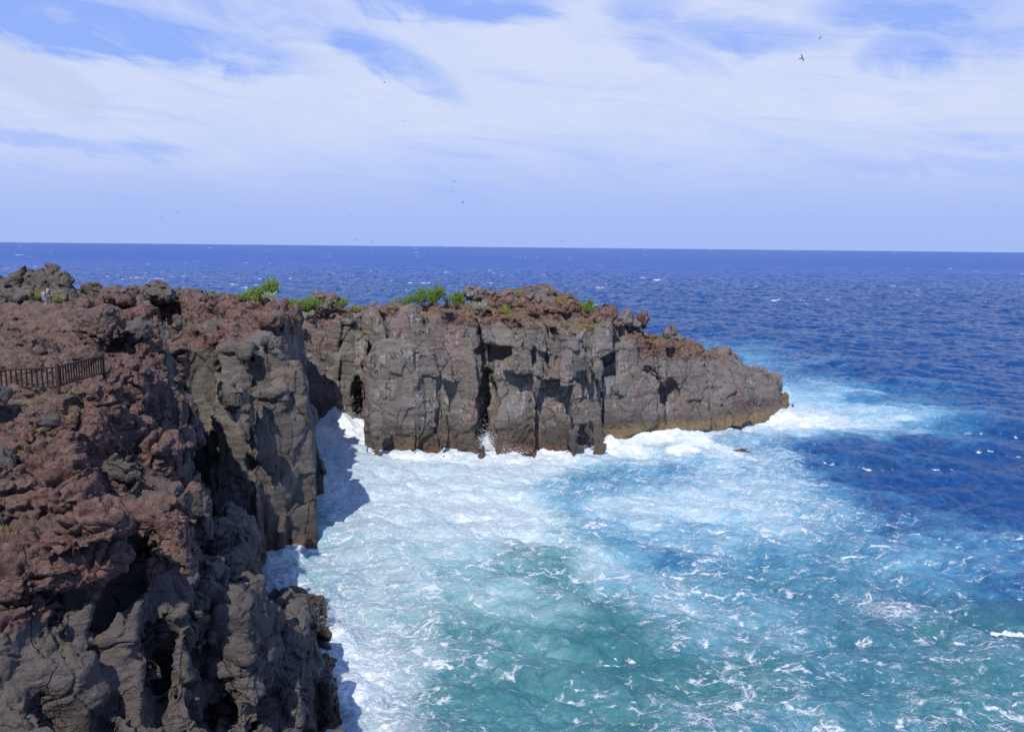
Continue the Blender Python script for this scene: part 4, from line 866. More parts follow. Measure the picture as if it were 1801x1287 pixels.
GB = 'lava boulders along the cliff top'
BO = [
 ('lava_outcrop', 'tall craggy pile of dark lava topped by a round knob, behind the two walkers', 'rock', [(93, 474, 71, .6, .5, .55), (86, 500, 71, 1.1, 1, 1.5), (62, 496, 71, .9, .9, 1.0), (60, 485, 71, .5, .6, .5), (105, 505, 71, 1.0, 1, 1.3, -25), (75, 515, 71, 1.6, 1.2, 1.0), (118, 518, 71, .9, 1, .8, -20), (110, 492, 71, .45, .5, .5)], 0.1, 0.25),
 ('boulder', 'slanting brown slab of lava pointing up at the sky, left of the tallest pile', 'rock', [(27, 497, 71, .55, .7, 1.25, -38), (18, 508, 71, .8, .8, .7)], 0.09, 0.3),
 ('boulder', 'low round brown boulder at the left edge of the photo on the skyline', 'rock', [(3, 505, 71, .95, .9, .9), (10, 515, 71, .7, .8, .5)], 0.09, 0.35),
 ('boulder', 'broad smooth grey hump of lava just left of the walkers', 'rock', [(20, 520, 69, 1.7, 1.3, .85), (45, 525, 69, 1.1, 1.1, .75), (5, 528, 68.5, 1.2, 1, .6)], 0.1, 0.0),
 ('boulder', 'grey folded rock hump standing right behind the walkers', 'rock', [(103, 523, 70, 1.1, 1.0, .85), (118, 529, 70, .8, .9, .6)], 0.09, 0.0),
 ('boulder', 'small knobbly lava lump with a hollow, right of the tall pile on the skyline', 'rock', [(160, 506, 77, .65, .6, .6), (168, 516, 77, .95, .8, .6, -20)], 0.09, 0.15),
 ('boulder', 'brown domed boulder with a dark hollow under its right side on the skyline', 'rock', [(203, 521, 75, 1.35, 1.1, .8), (215, 525, 75, .9, .9, .55)], 0.09, 0.5),
 ('boulder', 'big blocky lava boulder with yellow lichen on top, second from the dome', 'rock', [(276, 512, 84, 1.15, 1.1, .9), (284, 520, 84, 1.4, 1.1, .95), (272, 504, 84, .6, .7, .5)], 0.1, 0.35),
 ('boulder', 'small rounded rock leaning on the left of the lichen covered block', 'rock', [(250, 512, 84, .6, .6, .55)], 0.08, 0.2),
 ('boulder', 'long flat topped grey boulder left of the green bushes on the skyline', 'rock', [(330, 520, 88, 1.3, 1.1, .85), (350, 524, 88, 1.3, 1.1, .75)], 0.1, 0.0),
 ('boulder', 'dark brown boulder just left of the tallest green bush', 'rock', [(402, 530, 90, 1.1, 1, .8), (411, 538, 90, 1.1, 1, .7)], 0.1, 0.35),
 ('lava_outcrop', 'twisted grey lava outcrop curling upwards above the fence end', 'rock', [(178, 582, 51, .45, .5, 1.35, -35), (192, 560, 51, .4, .45, .6), (148, 563, 51.5, .45, .45, .35), (156, 575, 51.2, .4, .4, .75, 15), (168, 605, 50.6, .5, .5, .75), (160, 618, 50.2, .6, .5, .4), (190, 549, 51, .22, .3, .3)], 0.07, 0.0),
 ('boulder', 'brown overhanging slab roofing a dark hollow right of the twisted lava', 'rock', [(215, 585, 54, 1.6, 1.3, .45, -4), (242, 582, 54, .9, 1.1, .8), (195, 593, 53.6, .7, .8, .3)], 0.09, 0.55),
 ('boulder', 'dark craggy boulder at the left photo edge beside the fence', 'rock', [(2, 688, 32.6, .35, .4, .28), (-8, 700, 32.4, .5, .5, .4)], 0.05, 0.0),
 ('boulder', 'pale grey pointed rock at the left photo edge below the fence', 'rock', [(8, 818, 29.6, .32, .35, .55, -18), (0, 800, 29.8, .3, .35, .3)], 0.05, 0.0),
 ('boulder', 'large brown lava boulder with a shaded face below the right end of the fence', 'rock', [(205, 690, 39.5, 1.15, .9, .75), (235, 700, 39.8, .85, .9, .75), (185, 680, 39, .7, .7, .4)], 0.07, 0.6),
 ('boulder', 'smooth grey slab leaning among brown rubble in front of the fence', 'rock', [(135, 705, 35.6, .75, .5, .28, -14), (158, 713, 35.8, .5, .5, .2, -14)], 0.05, 0.0),
 ('boulder', 'long ridged grey slab on the brown slope left of centre in the foreground', 'rock', [(65, 748, 32.2, .9, .5, .25, 16), (40, 760, 31.8, .6, .5, .25, 16)], 0.05, 0.0),
 ('boulder', 'wedge shaped reddish boulder perched on the brink above the dark chasm', 'rock', [(293, 795, 38.5, .6, .7, .75, 20), (300, 780, 39, .5, .6, .5)], 0.06, 0.85),
 ('boulder', 'tall dark standing rock among red rubble in the middle of the near slope', 'rock', [(205, 828, 33.2, .38, .4, .62), (225, 838, 33.2, .4, .4, .4)], 0.05, 0.1),
 ('boulder', 'rounded reddish boulder at the right end of the red ledge', 'rock', [(272, 905, 30.8, .5, .5, .35), (255, 900, 30.6, .45, .45, .25)], 0.05, 0.9),
 ('boulder', 'square topped boulder with yellow lichen between the green bushes', 'rock', [(559, 528, 121, 1.0, 1, 1.3), (566, 522, 121, .8, .9, .7)], 0.11, 0.1),
 ('boulder', 'dark pointed boulder right of the lichen topped one on the far cliff', 'rock', [(585, 527, 121, 1.0, 1.0, 1.1, 10), (580, 535, 121, 1.0, 1, .7)], 0.11, 0.3),
 ('boulder', 'dark grey block lying below the wide low bush on the far cliff', 'rock', [(563, 541, 118.5, 1.15, .9, .6), (574, 539, 118.5, .6, .8, .6)], 0.1, 0.0),
 ('boulder', 'low black lava hump on the skyline right of the small tufted bush', 'rock', [(845, 519, 119, 2.6, 1.2, 1.0), (832, 512, 119, 1.2, 1, .7)], 0.12, 0.0),
 ('boulder', 'reddish lichen spotted boulder left of the summit boulder', 'rock', [(893, 528, 113, 1.7, 1.5, 1.5, 6), (879, 536, 113, 1.3, 1.3, 1.4), (908, 534, 113, 1.1, 1.2, 1.3)], 0.12, 0.75),
 ('boulder', 'largest brown boulder forming the summit of the far headland', 'rock', [(938, 521, 113, 1.5, 1.5, 1.4, -12), (958, 528, 113, 1.7, 1.5, 1.7), (945, 543, 112.5, 1.8, 1.4, 1.0)], 0.12, 0.35),
 ('boulder', 'reddish brown boulder sloping down right of the summit boulder', 'rock', [(988, 528, 114, 1.4, 1.3, 1.3), (1003, 537, 114, 1.5, 1.3, 1.2, -30), (975, 524, 114.5, 1.0, 1.0, 1.0)], 0.12, 0.8),
 ('boulder', 'steep red brown peak right of the round bush on the headland', 'rock', [(1068, 556, 111, 1.1, 1.2, 1.6, -18), (1055, 565, 110.5, 1.5, 1.2, 1.1)], 0.12, 0.9),
 ('boulder', 'dark blocky boulder standing upright on the sloping headland skyline', 'rock', [(1103, 554, 117, .9, .9, .95), (1098, 566, 116.5, 1.3, 1.0, .8), (1118, 570, 117, .8, .8, .6)], 0.11, 0.1),
 ('boulder', 'small round mauve boulder at the foot of the upright dark block', 'rock', [(1086, 560, 115, .65, .7, .6), (1087, 570, 115, .7, .7, .5)], 0.1, 0.3),
 ('boulder', 'grey horned rock halfway down the headland ridge', 'rock', [(1183, 583, 121, .5, .7, 1.1, 12), (1175, 590, 121, .8, .8, .9), (1195, 596, 121, .7, .7, .7)], 0.11, 0.1),
 ('reef_rock', 'dark red weedy rock almost under water off the headland tip', 'rock', [(1300, 798, 0, 2.0, 1.0, .42), (1318, 793, 0, 1.1, .9, .3), (1284, 797, 0, .8, .7, .25)], 0.13, 0.7),
 ('reef_rock', 'low wet black rock washed by foam, second rock off the headland tip', 'rock', [(1338, 772, 0, 1.6, .9, .35), (1355, 775, 0, .8, .7, .3)], 0.13, 0.0),
 ('reef_rock', 'small square wet rock in the foam below the sheer middle cliff', 'rock', [(1010, 797, 0, .9, .8, 1.2), (1022, 796, 0, .9, .8, 1.0)], 0.11, 0.2),
 ('reef_rock', 'rounded dark rock in foam right of the cave mouth', 'rock', [(926, 798, 0, .8, .7, 1.0)], 0.1, 0.2),
 ('reef_rock', 'brown block at the corner where the far cliff bends into the surf', 'rock', [(1062, 792, 0, 1.3, 1.0, 1.5), (1050, 798, 0, .9, .9, 1.1)], 0.11, 0.2),
 ('reef_rock', 'wet shelly boulder beside the breaking surf at the near cliff foot', 'rock', [(577, 1178, 0, .7, .8, .8), (571, 1200, 0, .6, .8, .9)], 0.07, 0.6),
 ('reef_rock', 'red weed covered boulder lowest on the near shore', 'rock', [(588, 1240, 0, .55, .7, .8), (594, 1262, 0, .5, .6, .6)], 0.07, 0.95),
]
for n_, (nm, lb, ct, lm, h_, rd) in enumerate(BO):
    lm = [((q[0], q[1], sea(q[0], q[1], 0.0).y + 0.6) + q[3:]) if q[2] == 0 else q for q in lm]
    rock_thing(nm, lb, ct, lm, h_, rd, n_ + 1, group=(GB if nm == 'boulder' else 'rocks in the surf' if nm == 'reef_rock' else None))
print('rocks', round(time.time() - T00, 1))

# plants
def leaf_mat(name, a, b_, rough=0.6):
    m, nt, b = new_mat(name); g = nt.nodes.new('ShaderNodeNewGeometry')
    n1 = noise(nt, g.outputs['Position'], 2.5, 4, 0.6); n2 = noise(nt, g.outputs['Position'], 14, 2, 0.6)
    nt.links.new(mixc(nt, (n1 * 0.6 + n2 * 0.5).ss(0.35, 0.75), a, b_), b.inputs['Base Color']); b.inputs['Roughness'].default_value = rough
    b.inputs['Specular IOR Level'].default_value = 0.25
    tr = nt.nodes.new('ShaderNodeBsdfTranslucent'); tr.inputs[0].default_value = (*[c * 1.3 for c in b_], 1)
    mx_ = nt.nodes.new('ShaderNodeMixShader'); mx_.inputs[0].default_value = 0.35
    nt.links.new(b.outputs[0], mx_.inputs[1]); nt.links.new(tr.outputs[0], mx_.inputs[2])
    nt.links.new(mx_.outputs[0], nt.nodes['Material Output'].inputs[0]); return m
def plain(name, col, rough=0.7, col2=None, sc_=6.0):
    m, nt, b = new_mat(name); tcx = nt.nodes.new('ShaderNodeTexCoord')
    nt.links.new(mixc(nt, noise(nt, tcx.outputs['Object'], sc_, 4, 0.6).ss(0.3, 0.7), col, col2 or tuple(c * 0.75 for c in col)), b.inputs['Base Color'])
    b.inputs['Roughness'].default_value = rough; b.inputs['Specular IOR Level'].default_value = 0.3; return m
GREEN = leaf_mat('juniper_green', (0.11, 0.18, 0.032), (0.30, 0.40, 0.08))
DARKG = leaf_mat('pine_green', (0.09, 0.16, 0.03), (0.26, 0.37, 0.06))
PALE = leaf_mat('silver_leaf', (0.28, 0.32, 0.20), (0.48, 0.50, 0.36))
YEL = leaf_mat('yellow_leaf', (0.20, 0.23, 0.045), (0.36, 0.36, 0.08))
BARK = plain('bark', (0.09, 0.065, 0.05), 0.9)

def tube_pts(verts, faces, pts, radii, n=6):
    b0 = len(verts); pts = [Vector(p) for p in pts]
    for i, p in enumerate(pts):
        d = (pts[min(i + 1, len(pts) - 1)] - pts[max(i - 1, 0)]).normalized()
        u_ = d.orthogonal().normalized(); w_ = d.cross(u_)
        for k in range(n):
            a = 2 * math.pi * k / n; verts.append(tuple(p + (u_ * math.cos(a) + w_ * math.sin(a)) * radii[i]))
    for i in range(len(pts) - 1):
        for k in range(n):
            faces.append((b0 + i * n + k, b0 + i * n + (k + 1) % n, b0 + (i + 1) * n + (k + 1) % n, b0 + (i + 1) * n + k))
    faces.append(tuple(b0 + k for k in range(n))[::-1]); faces.append(tuple(b0 + (len(pts) - 1) * n + k for k in range(n)))

def shrub(label, u, v, Y, w, hgt, mat, seed, cat='bush', lobes=None, group='bushes on the cliff top', spiky=0.5, n=2600, leaf=0.16, sink=0.15):
    rg = np.random.default_rng(seed)
    w *= 1.12; hgt *= 1.32; p0 = at(u, v, Y); g = gz(p0.x, p0.y, p0.z)
    base = Vector((p0.x, p0.y, (max(g, p0.z) if abs(g - p0.z) < 1.5 else p0.z) - sink))
    root = bpy.data.objects.new('shrub', None); C.objects.link(root); root.location = base; tag(root, label, cat, group)
    if lobes is None: lobes = [(-0.25, 0, 0.5, 0.3, 0.5), (0.25, 0.1, 0.55, 0.3, 0.5), (0, -0.1, 0.4, 0.35, 0.4), (0.05, 0.1, 0.65, 0.2, 0.38)]
    tv, tf = [], []; tips = []
    for k in range(max(8, int(14 * w / 2))):
        L = lobes[rg.integers(len(lobes))]
        q = rg.normal(size=3); q /= np.linalg.norm(q); q[2] = abs(q[2]) * 1.0 - 0.25
        t = np.array([L[0] * w, L[1] * w, L[2] * hgt]) + q * np.array([L[3] * w, L[3] * w * 0.9, L[4] * hgt]) * rg.uniform(0.6, 1.0)
        t[2] = max(t[2], 0.08)
        m_ = np.array([t[0] * 0.5, t[1] * 0.5, t[2] * 0.35]) + rg.normal(size=3) * 0.05
        tube_pts(tv, tf, [(rg.normal() * .04, rg.normal() * .04, 0), tuple(m_), tuple(t)], [0.055, 0.035, 0.012], 5)
        tips.append((m_, t))
    mesh_obj('trunk', np.array(tv), tf, BARK, root)
    # sprays of small leaves along the branch ends: clumped, so the crown has gaps
    nsp = int(w * hgt * 26) + 16; pts = []
    for k in range(nsp):
        m_, t = tips[rg.integers(len(tips))]
        f = rg.uniform(0.45, 1.05); c0 = m_ * (1 - f) + t * f + rg.normal(size=3) * np.array([.09, .09, .06]) * w * 0.7
        dirn = (c0 - np.array([0, 0, -0.2 * hgt])); dirn /= np.linalg.norm(dirn) + 1e-6; dirn = dirn * (1 - spiky) + np.array([0.05, 0, 1.0]) * spiky + rg.normal(size=3) * 0.25
        ln = rg.uniform(0.25, 0.55) * min(1.0, hgt * .6)
        mm = max(8, n // nsp)
        s_ = rg.uniform(0, 1, mm)[:, None]
        pts.append(np.hstack([c0 + dirn * ln * s_ + rg.normal(size=(mm, 3)) * 0.07 * (1.15 - s_), np.tile(dirn, (mm, 1))]))
    A = np.concatenate(pts); A[:, 2] = np.maximum(A[:, 2], 0.03); M = len(A)
    d = A[:, 3:] + rg.normal(size=(M, 3)) * 0.55; d /= np.linalg.norm(d, axis=1)[:, None]
    s2 = np.cross(d, rg.normal(size=(M, 3))); s2 /= np.linalg.norm(s2, axis=1)[:, None]
    L_ = (leaf * rg.uniform(0.6, 1.3, M))[:, None]; Wd = L_ * 0.32
    c0 = A[:, :3]; V4 = np.stack([c0 - d * L_ * .5, c0 + s2 * Wd, c0 + d * L_ * .5, c0 - s2 * Wd], 1).reshape(-1, 3)
    mesh_obj('crown', V4, np.arange(4 * M).reshape(-1, 4), mat, root, smooth=False)
    return root
two = [(-0.28, 0, 0.35, 0.2, 0.4), (-0.05, 0, 0.45, 0.22, 0.4), (0.22, 0.05, 0.62, 0.22, 0.42), (0.30, 0, 0.75, 0.14, 0.3)]
shrub('tallest bright green bush on the skyline, with two pointed crowns', 464, 535, 88, 3.6, 2.1, GREEN, 1, lobes=two, n=6000)
shrub('low yellow green bush at the left foot of the tallest bush', 433, 540, 89, 1.6, 0.9, GREEN, 2, n=1500)
shrub('pale silvery bush nestling in front of the tallest bush', 474, 528, 86.5, 1.6, 0.8, PALE, 3, n=1600, spiky=.3, leaf=.12)
shrub('small silvery tuft low on the red rock left of the tallest bush', 439, 550, 87, 1.3, 0.4, PALE, 4, n=800, leaf=.12)
shrub('small green sprig beside the long flat topped grey boulder', 372, 525, 91, 1.6, 0.8, GREEN, 5, n=1000)
shrub('wide low spreading green bush left of the square lichen boulder', 541, 548, 118, 5.0, 1.9, GREEN, 6, n=5000, lobes=[(-0.33, 0, .45, .15, .35), (-0.1, 0, .5, .2, .35), (0.12, 0, .55, .2, .35), (0.33, 0, .5, .17, .35)])
shrub('yellowish ground hugging bush between tallest and wide low bush', 510, 541, 114, 2.2, 0.9, YEL, 7, n=1500)
shrub('small green bush right of the dark pointed boulder', 603, 540, 120, 2.0, 1.1, GREEN, 8, n=1500)
shrub('tiny bright yellow green bush on the cliff lip before the gap', 626, 549, 118, 2.0, .8, YEL, 9, n=1400)
shrub('pale tuft hanging under the wide low bush', 546, 556, 117, 1.8, .7, PALE, 10, n=1000, leaf=.12)
shrub('largest dark green bush, double crowned, on the big far cliff block', 750, 541, 112, 5.0, 2.6, DARKG, 11, n=9000, lobes=[(-0.30, 0, .42, .2, .42), (-0.12, 0.05, .5, .2, .4), (0.15, 0, .5, .2, .45), (0.30, 0, .6, .16, .42)])
shrub('low fringe bush trailing left of the largest dark bush', 712, 537, 112, 2.4, 1.0, GREEN, 12, n=1800)
shrub('upright tufted dark green bush right of the largest dark bush', 804, 546, 110.5, 2.6, 2.5, DARKG, 13, n=4200, lobes=[(-0.1, 0, .4, .28, .4), (0.15, 0, .6, .22, .42), (-0.2, 0, .62, .16, .34)])
shrub('round silvery bush on the far cliff between green bushes and red boulder', 845, 548, 110, 2.1, 1.2, PALE, 14, n=2600, spiky=.3, leaf=.13)
shrub('small pale bush peeping between the two dark green bushes', 786, 535, 113, 1.4, 1.0, PALE, 15, n=900, leaf=.12)
shrub('lone round bright green bush on the right shoulder of the headland', 1033, 551, 112, 2.1, 1.7, GREEN, 16, n=3200)
shrub('little green tuft on the left shoulder of the summit boulder', 911, 524, 112.5, 1.2, .7, GREEN, 17, n=800)
shrub('yellow green clump below the lichen spotted red boulder', 891, 558, 109, 1.5, .8, YEL, 18, n=900)
shrub('small olive plant near the walkers on the left', 67, 523, 68.4, 1.3, .5, YEL, 19, n=1000, leaf=.1)
shrub('small pale green plant on the ground right of the walkers', 106, 533, 67.2, .9, .5, YEL, 20, n=900, leaf=.09)

# thin dry grass and ground cover, nobody could count it
def tufts(name, label, spots, mat, per, leaf, spread, seed):
    rg = np.random.default_rng(seed); V = []
    for (u, v, Y, r_) in spots:
        p0 = at(u, v, Y)
        for k in range(per):
            a = rg.normal(size=2) * r_ * spread; z = gz(p0.x + a[0], p0.y + a[1] * 1.6)
            if z is None or z < 5: continue
            for j in range(16):
                c0 = np.array([p0.x + a[0], p0.y + a[1] * 1.6, z]) + np.array([*rg.normal(size=2) * leaf * 0.8, 0])
                d = np.array([*rg.normal(size=2) * 0.5, 0.9]); d /= np.linalg.norm(d); s_ = np.cross(d, rg.normal(size=3)); s_ /= np.linalg.norm(s_)
                L_ = leaf * rg.uniform(0.5, 1.3); V += [c0 - s_ * L_ * .12, c0 + s_ * L_ * .12, c0 + d * L_]
    V = np.array(V); o = mesh_obj(name, V, np.arange(len(V)).reshape(-1, 3), mat, smooth=False); tag(o, label, 'grass', kind='stuff'); return o
tufts('grass_tufts', 'yellow and olive ground cover scattered over the far headland', [(1020, 575, 110.5, 2.5), (1000, 590, 109, 2), (960, 560, 110, 2), (830, 560, 109, 2), (905, 580, 108, 1.5), (985, 515, 114, 1.5), (780, 552, 110, 2.5), (700, 552, 111, 2.5),
       (650, 560, 119, 2), (600, 560, 119, 2), (1150, 592, 117, 1.2), (880, 540, 112, 1.2), (640, 545, 121, 2), (1040, 590, 108.5, 1.5), (1055, 560, 112, 1.5)], YEL, 55, 0.24, 0.75, 5)
tufts('dry_grass', 'thin dry grass on the near lava slope and behind the fence', [(60, 720, 33.5, .6), (240, 800, 35, .4), (60, 820, 30.5, .4), (140, 740, 34, .5), (10, 610, 46, 1.2), (60, 590, 50, 2.0), (30, 640, 40, 1.2), (120, 600, 50, 1.5), (15, 930, 27, .3), (130, 680, 35.5, .5), (110, 560, 60, 1.5), (75, 790, 31.5, .35)], YEL, 16, 0.10, 0.8, 6)
print('plants', round(time.time() - T00, 1))

# fence: three posts, two panels with rails and round-headed bars
WOOD = plain('dark_timber', (0.028, 0.014, 0.011), 0.75, (0.050, 0.028, 0.022), 9)
fr = bpy.data.objects.new('fence', None); C.objects.link(fr)
pA = at(-110, 694, 35.2); pB = at(103, 684, 34.2); pC = at(182, 660, 38.6)
fr.location = pB; tag(fr, 'dark brown railing fence with round posts and slim upright bars above the near slope', 'fence')
def cyl(name, a, b_, r_, cap=0.0, n=12, mat=WOOD, parent=fr, dome=False):
    v, f = [], []; a, b_ = Vector(a) - pB, Vector(b_) - pB; d = (b_ - a).normalized()
    pts, rr_ = [a, a + d * r_ * .3, b_ - d * r_ * .5, b_], [r_ * .94, r_, r_, r_ * .86]
    if dome: pts += [b_ + d * r_ * .5, b_ + d * r_ * 1.0]; rr_ = rr_[:3] + [r_ * 1.25, r_ * 1.2, r_ * .5]
    tube_pts(v, f, pts, rr_, n); return mesh_obj(name, np.array(v), f, mat, parent)
for q in (pA, pB, pC): cyl('post', q + Vector((0, 0, -0.5)), q + Vector((0, 0, 1.12)), 0.085)
for a, b_, sp_ in ((pA, pB, 0.245), (pB, pC, 0.245)):
    for hh_, rr_ in ((0.95, 0.045), (0.13, 0.035)): cyl('rail', a + Vector((0, 0, hh_)), b_ + Vector((0, 0, hh_)), rr_)
    n_ = int((b_ - a).length / sp_)
    for k in range(1, n_):
        q = a.lerp(b_, k / n_); cyl('bar', q + Vector((0, 0, 0.10)), q + Vector((0, 0, 0.985)), 0.036, n=8, dome=True)

# people
def skinned(name, joints, edges, mat, parent, root_j, levels=1):
    me = bpy.data.meshes.new(name); me.from_pydata([j[0] for j in joints], edges, []); o = bpy.data.objects.new(name, me); C.objects.link(o)
    md = o.modifiers.new('k', 'SKIN'); md.use_smooth_shade = True
    sv_ = me.skin_vertices[0] if me.skin_vertices else None
    if sv_ is None:
        bm_ = bmesh.new(); bm_.from_mesh(me); bm_.verts.layers.skin.verify(); bm_.to_mesh(me); bm_.free(); sv_ = me.skin_vertices[0]
    for i, j in enumerate(joints):
        r_ = j[1]; sv_.data[i].radius = r_ if isinstance(r_, tuple) else (r_, r_); sv_.data[i].use_root = (i == root_j)
    m2 = o.modifiers.new('s', 'SUBSURF'); m2.levels = levels
    bpy.context.view_layer.update()
    m3 = bpy.data.meshes.new_from_object(o.evaluated_get(bpy.context.evaluated_depsgraph_get())); o.modifiers.clear(); o.data = m3; bpy.data.meshes.remove(me); m3.name = name
    m3.materials.clear(); m3.materials.append(mat); m3.polygons.foreach_set('use_smooth', [True] * len(m3.polygons)); o.parent = parent; return o
SKIN_ = plain('skin', (0.46, 0.25, 0.17), 0.55, (0.40, 0.21, 0.14))
def person(label, u, v, Y, H, heading, hair_m, shirt_m, leg_m, arm_out, shorts, cap=False, stride=0.16, seed=0):
    p0 = at(u, v, Y); g = gz(p0.x, p0.y, p0.z)
    root = bpy.data.objects.new('person', None); C.objects.link(root); root.location = (p0.x, p0.y, g); root.rotation_euler.z = rad(heading); tag(root, label, 'person', 'people walking over the lava')
    k = H / 1.75
    P = lambda x, y, z: (x * k, y * k, z * k)
    sgn = (1, -1)
    J = [(P(0, 0, 0.96), (.135 * k, .10 * k)), (P(0, 0, 1.12), (.12 * k, .09 * k)), (P(0, .01, 1.34), (.155 * k, .10 * k)), (P(0, .0, 1.48), (.06 * k, .055 * k)), (P(0, .02, 1.57), (.058 * k, .065 * k)), (P(0, .03, 1.66), (.078 * k, .095 * k)), (P(0, .02, 1.735), (.05 * k, .065 * k))]
    E = [(0, 1), (1, 2), (2, 3), (3, 4), (4, 5), (5, 6)]
    arm, leg = {}, {}
    for si, s_ in enumerate(sgn):
        o_ = arm_out[si]; b0 = len(J)
        sh, el, wr = (s_ * .19, 0, 1.41), (s_ * (.235 + o_ * .5), .02, 1.13), (s_ * (.25 + o_), .08, .88)
        J += [(P(*sh), .055 * k), (P(*el), .042 * k), (P(*wr), .026 * k), (P(wr[0] + s_ * .008, wr[1] + .02, wr[2] - .07), (.038 * k, .018 * k))]
        E += [(2, b0), (b0, b0 + 1), (b0 + 1, b0 + 2), (b0 + 2, b0 + 3)]; arm[s_] = (sh, el, wr)
        for fi, (fy, ln) in enumerate(((-.028, .06), (-.010, .075), (.010, .080), (.028, .072))):
            c = len(J); hx, hy, hz = wr[0] + s_ * .008, wr[1] + .02 + fy, wr[2] - .10
            J += [(P(hx, hy, hz), .0095 * k), (P(hx - s_ * .012, hy + .004, hz - ln * .55), .0088 * k), (P(hx - s_ * .032, hy + .006, hz - ln), .0075 * k)]; E += [(b0 + 3, c), (c, c + 1), (c + 1, c + 2)]
        c = len(J); J += [(P(wr[0] - s_ * .012, wr[1] + .062, wr[2] - .06), .011 * k), (P(wr[0] - s_ * .025, wr[1] + .075, wr[2] - .105), .009 * k)]; E += [(b0 + 3, c), (c, c + 1)]
        st_ = stride * s_; b1 = len(J)
        hp, kn, an = (s_ * .095, 0, .90), (s_ * .105, .05 + st_ * .7, .50), (s_ * .11, -.02 + st_ * (1.1 if st_ > 0 else 1.6), .085 + (0.05 if st_ < 0 else 0))
        J += [(P(*hp), .088 * k), (P(*kn), .058 * k), (P(*an), .038 * k), (P(an[0], an[1] + .13, .035 + (0.01 if st_ < 0 else 0)), (.042 * k, .028 * k))]
        E += [(0, b1), (b1, b1 + 1), (b1 + 1, b1 + 2), (b1 + 2, b1 + 3)]; leg[s_] = (hp, kn, an)
    skinned('body', J, E, SKIN_, root, 0)
    # clothing
    sj = [(P(0, 0, 0.93), (.165 * k, .125 * k)), (P(0, 0, 1.12), (.148 * k, .115 * k)), (P(0, .01, 1.33), (.178 * k, .12 * k)), (P(0, .005, 1.45), (.085 * k, .075 * k))]; se = [(0, 1), (1, 2), (2, 3)]
    for s_ in sgn:
        sh, el, wr = (Vector(q) for q in arm[s_]); m_ = sh.lerp(el, .72); b0 = len(sj); sj += [(P(*sh), .078 * k), (P(*m_), .072 * k)]; se += [(2, b0), (b0, b0 + 1)]
    sh_o = skinned('shirt', sj, se, shirt_m, root, 1)
    tj = [(P(0, 0, 0.97), (.152 * k, .118 * k)), (P(0, 0, .90), (.15 * k, .12 * k))]; te = [(0, 1)]
    for s_ in sgn:
        hp, kn, an = (Vector(q) for q in leg[s_]); b0 = len(tj)
        if shorts: m_ = hp.lerp(kn, .85); tj += [(P(*hp), .108 * k), (P(*m_), .094 * k)]; te += [(1, b0), (b0, b0 + 1)]
        else: m_ = kn.lerp(an, .95); tj += [(P(*hp), .108 * k), (P(*kn), .082 * k), (P(*m_), .066 * k)]; te += [(1, b0), (b0, b0 + 1), (b0 + 1, b0 + 2)]
    skinned('shorts' if shorts else 'trousers', tj, te, leg_m, root, 1)
    skinned('cap' if cap else 'hair', [(P(0, .0, 1.62), (.083 * k, .085 * k)), (P(0, .012, 1.70), (.088 * k, .105 * k)), (P(0, .018, 1.755), (.05 * k, .07 * k))] + ([(P(0, .15, 1.70), (.06 * k, .012 * k))] if cap else []), [(0, 1), (1, 2)] + ([(1, 3)] if cap else []), hair_m, root, 1)
    for (nm_, x_, y_, z_, r_) in (('eye', .03, .118, 1.655, .012), ('eye', -.03, .118, 1.655, .012), ('nose', 0, .132, 1.625, .013), ('ear', .083, .02, 1.64, .02), ('ear', -.083, .02, 1.64, .02)):
        fv, ff = [], []; tube_pts(fv, ff, [P(x_, y_ - r_, z_), P(x_, y_, z_), P(x_, y_ + r_, z_)], [r_ * .5, r_, r_ * .5], 6)
        mesh_obj(nm_, np.array(fv), ff, SKIN_, root)
    shm = plain('shoe_leather', (0.04, 0.035, 0.035))
    for s_ in sgn:
        shoe_v, shoe_f = [], []; an = leg[s_][2]; tube_pts(shoe_v, shoe_f, [P(an[0], an[1] - .07, an[2] - .035), P(an[0], an[1] + .03, an[2] - .03), P(an[0], an[1] + .13, .04), P(an[0], an[1] + .19, .035)], [.045, .055, .05, .03], 8)
        mesh_obj('shoe', np.array(shoe_v), shoe_f, shm, root)
    return root, sh_o, k
import bmesh
r1, s1, k1 = person('person in dark grey T-shirt with white back print, walking away on the right', 86.5, 542, 66.2, 1.76, -6, plain('dark_hair', (0.05, 0.032, 0.025)), plain('grey_shirt', (0.085, 0.085, 0.09)), plain('grey_trousers', (0.12, 0.13, 0.15), 0.8, (0.05, 0.055, 0.07), 2), (.06, .16), False, stride=0.10)
r2, s2, k2 = person('person in pale blue top, blue shorts and dark cap, left of the other walker', 79, 541, 66.9, 1.62, -4, plain('dark_cap', (0.02, 0.025, 0.035)), plain('blue_shirt', (0.20, 0.26, 0.44)), plain('blue_shorts', (0.16, 0.22, 0.42)), (.18, .03), True, cap=True, stride=-0.10)
pr_v, pr_f = [], []
WP = plain('white_print', (0.62, 0.62, 0.64))
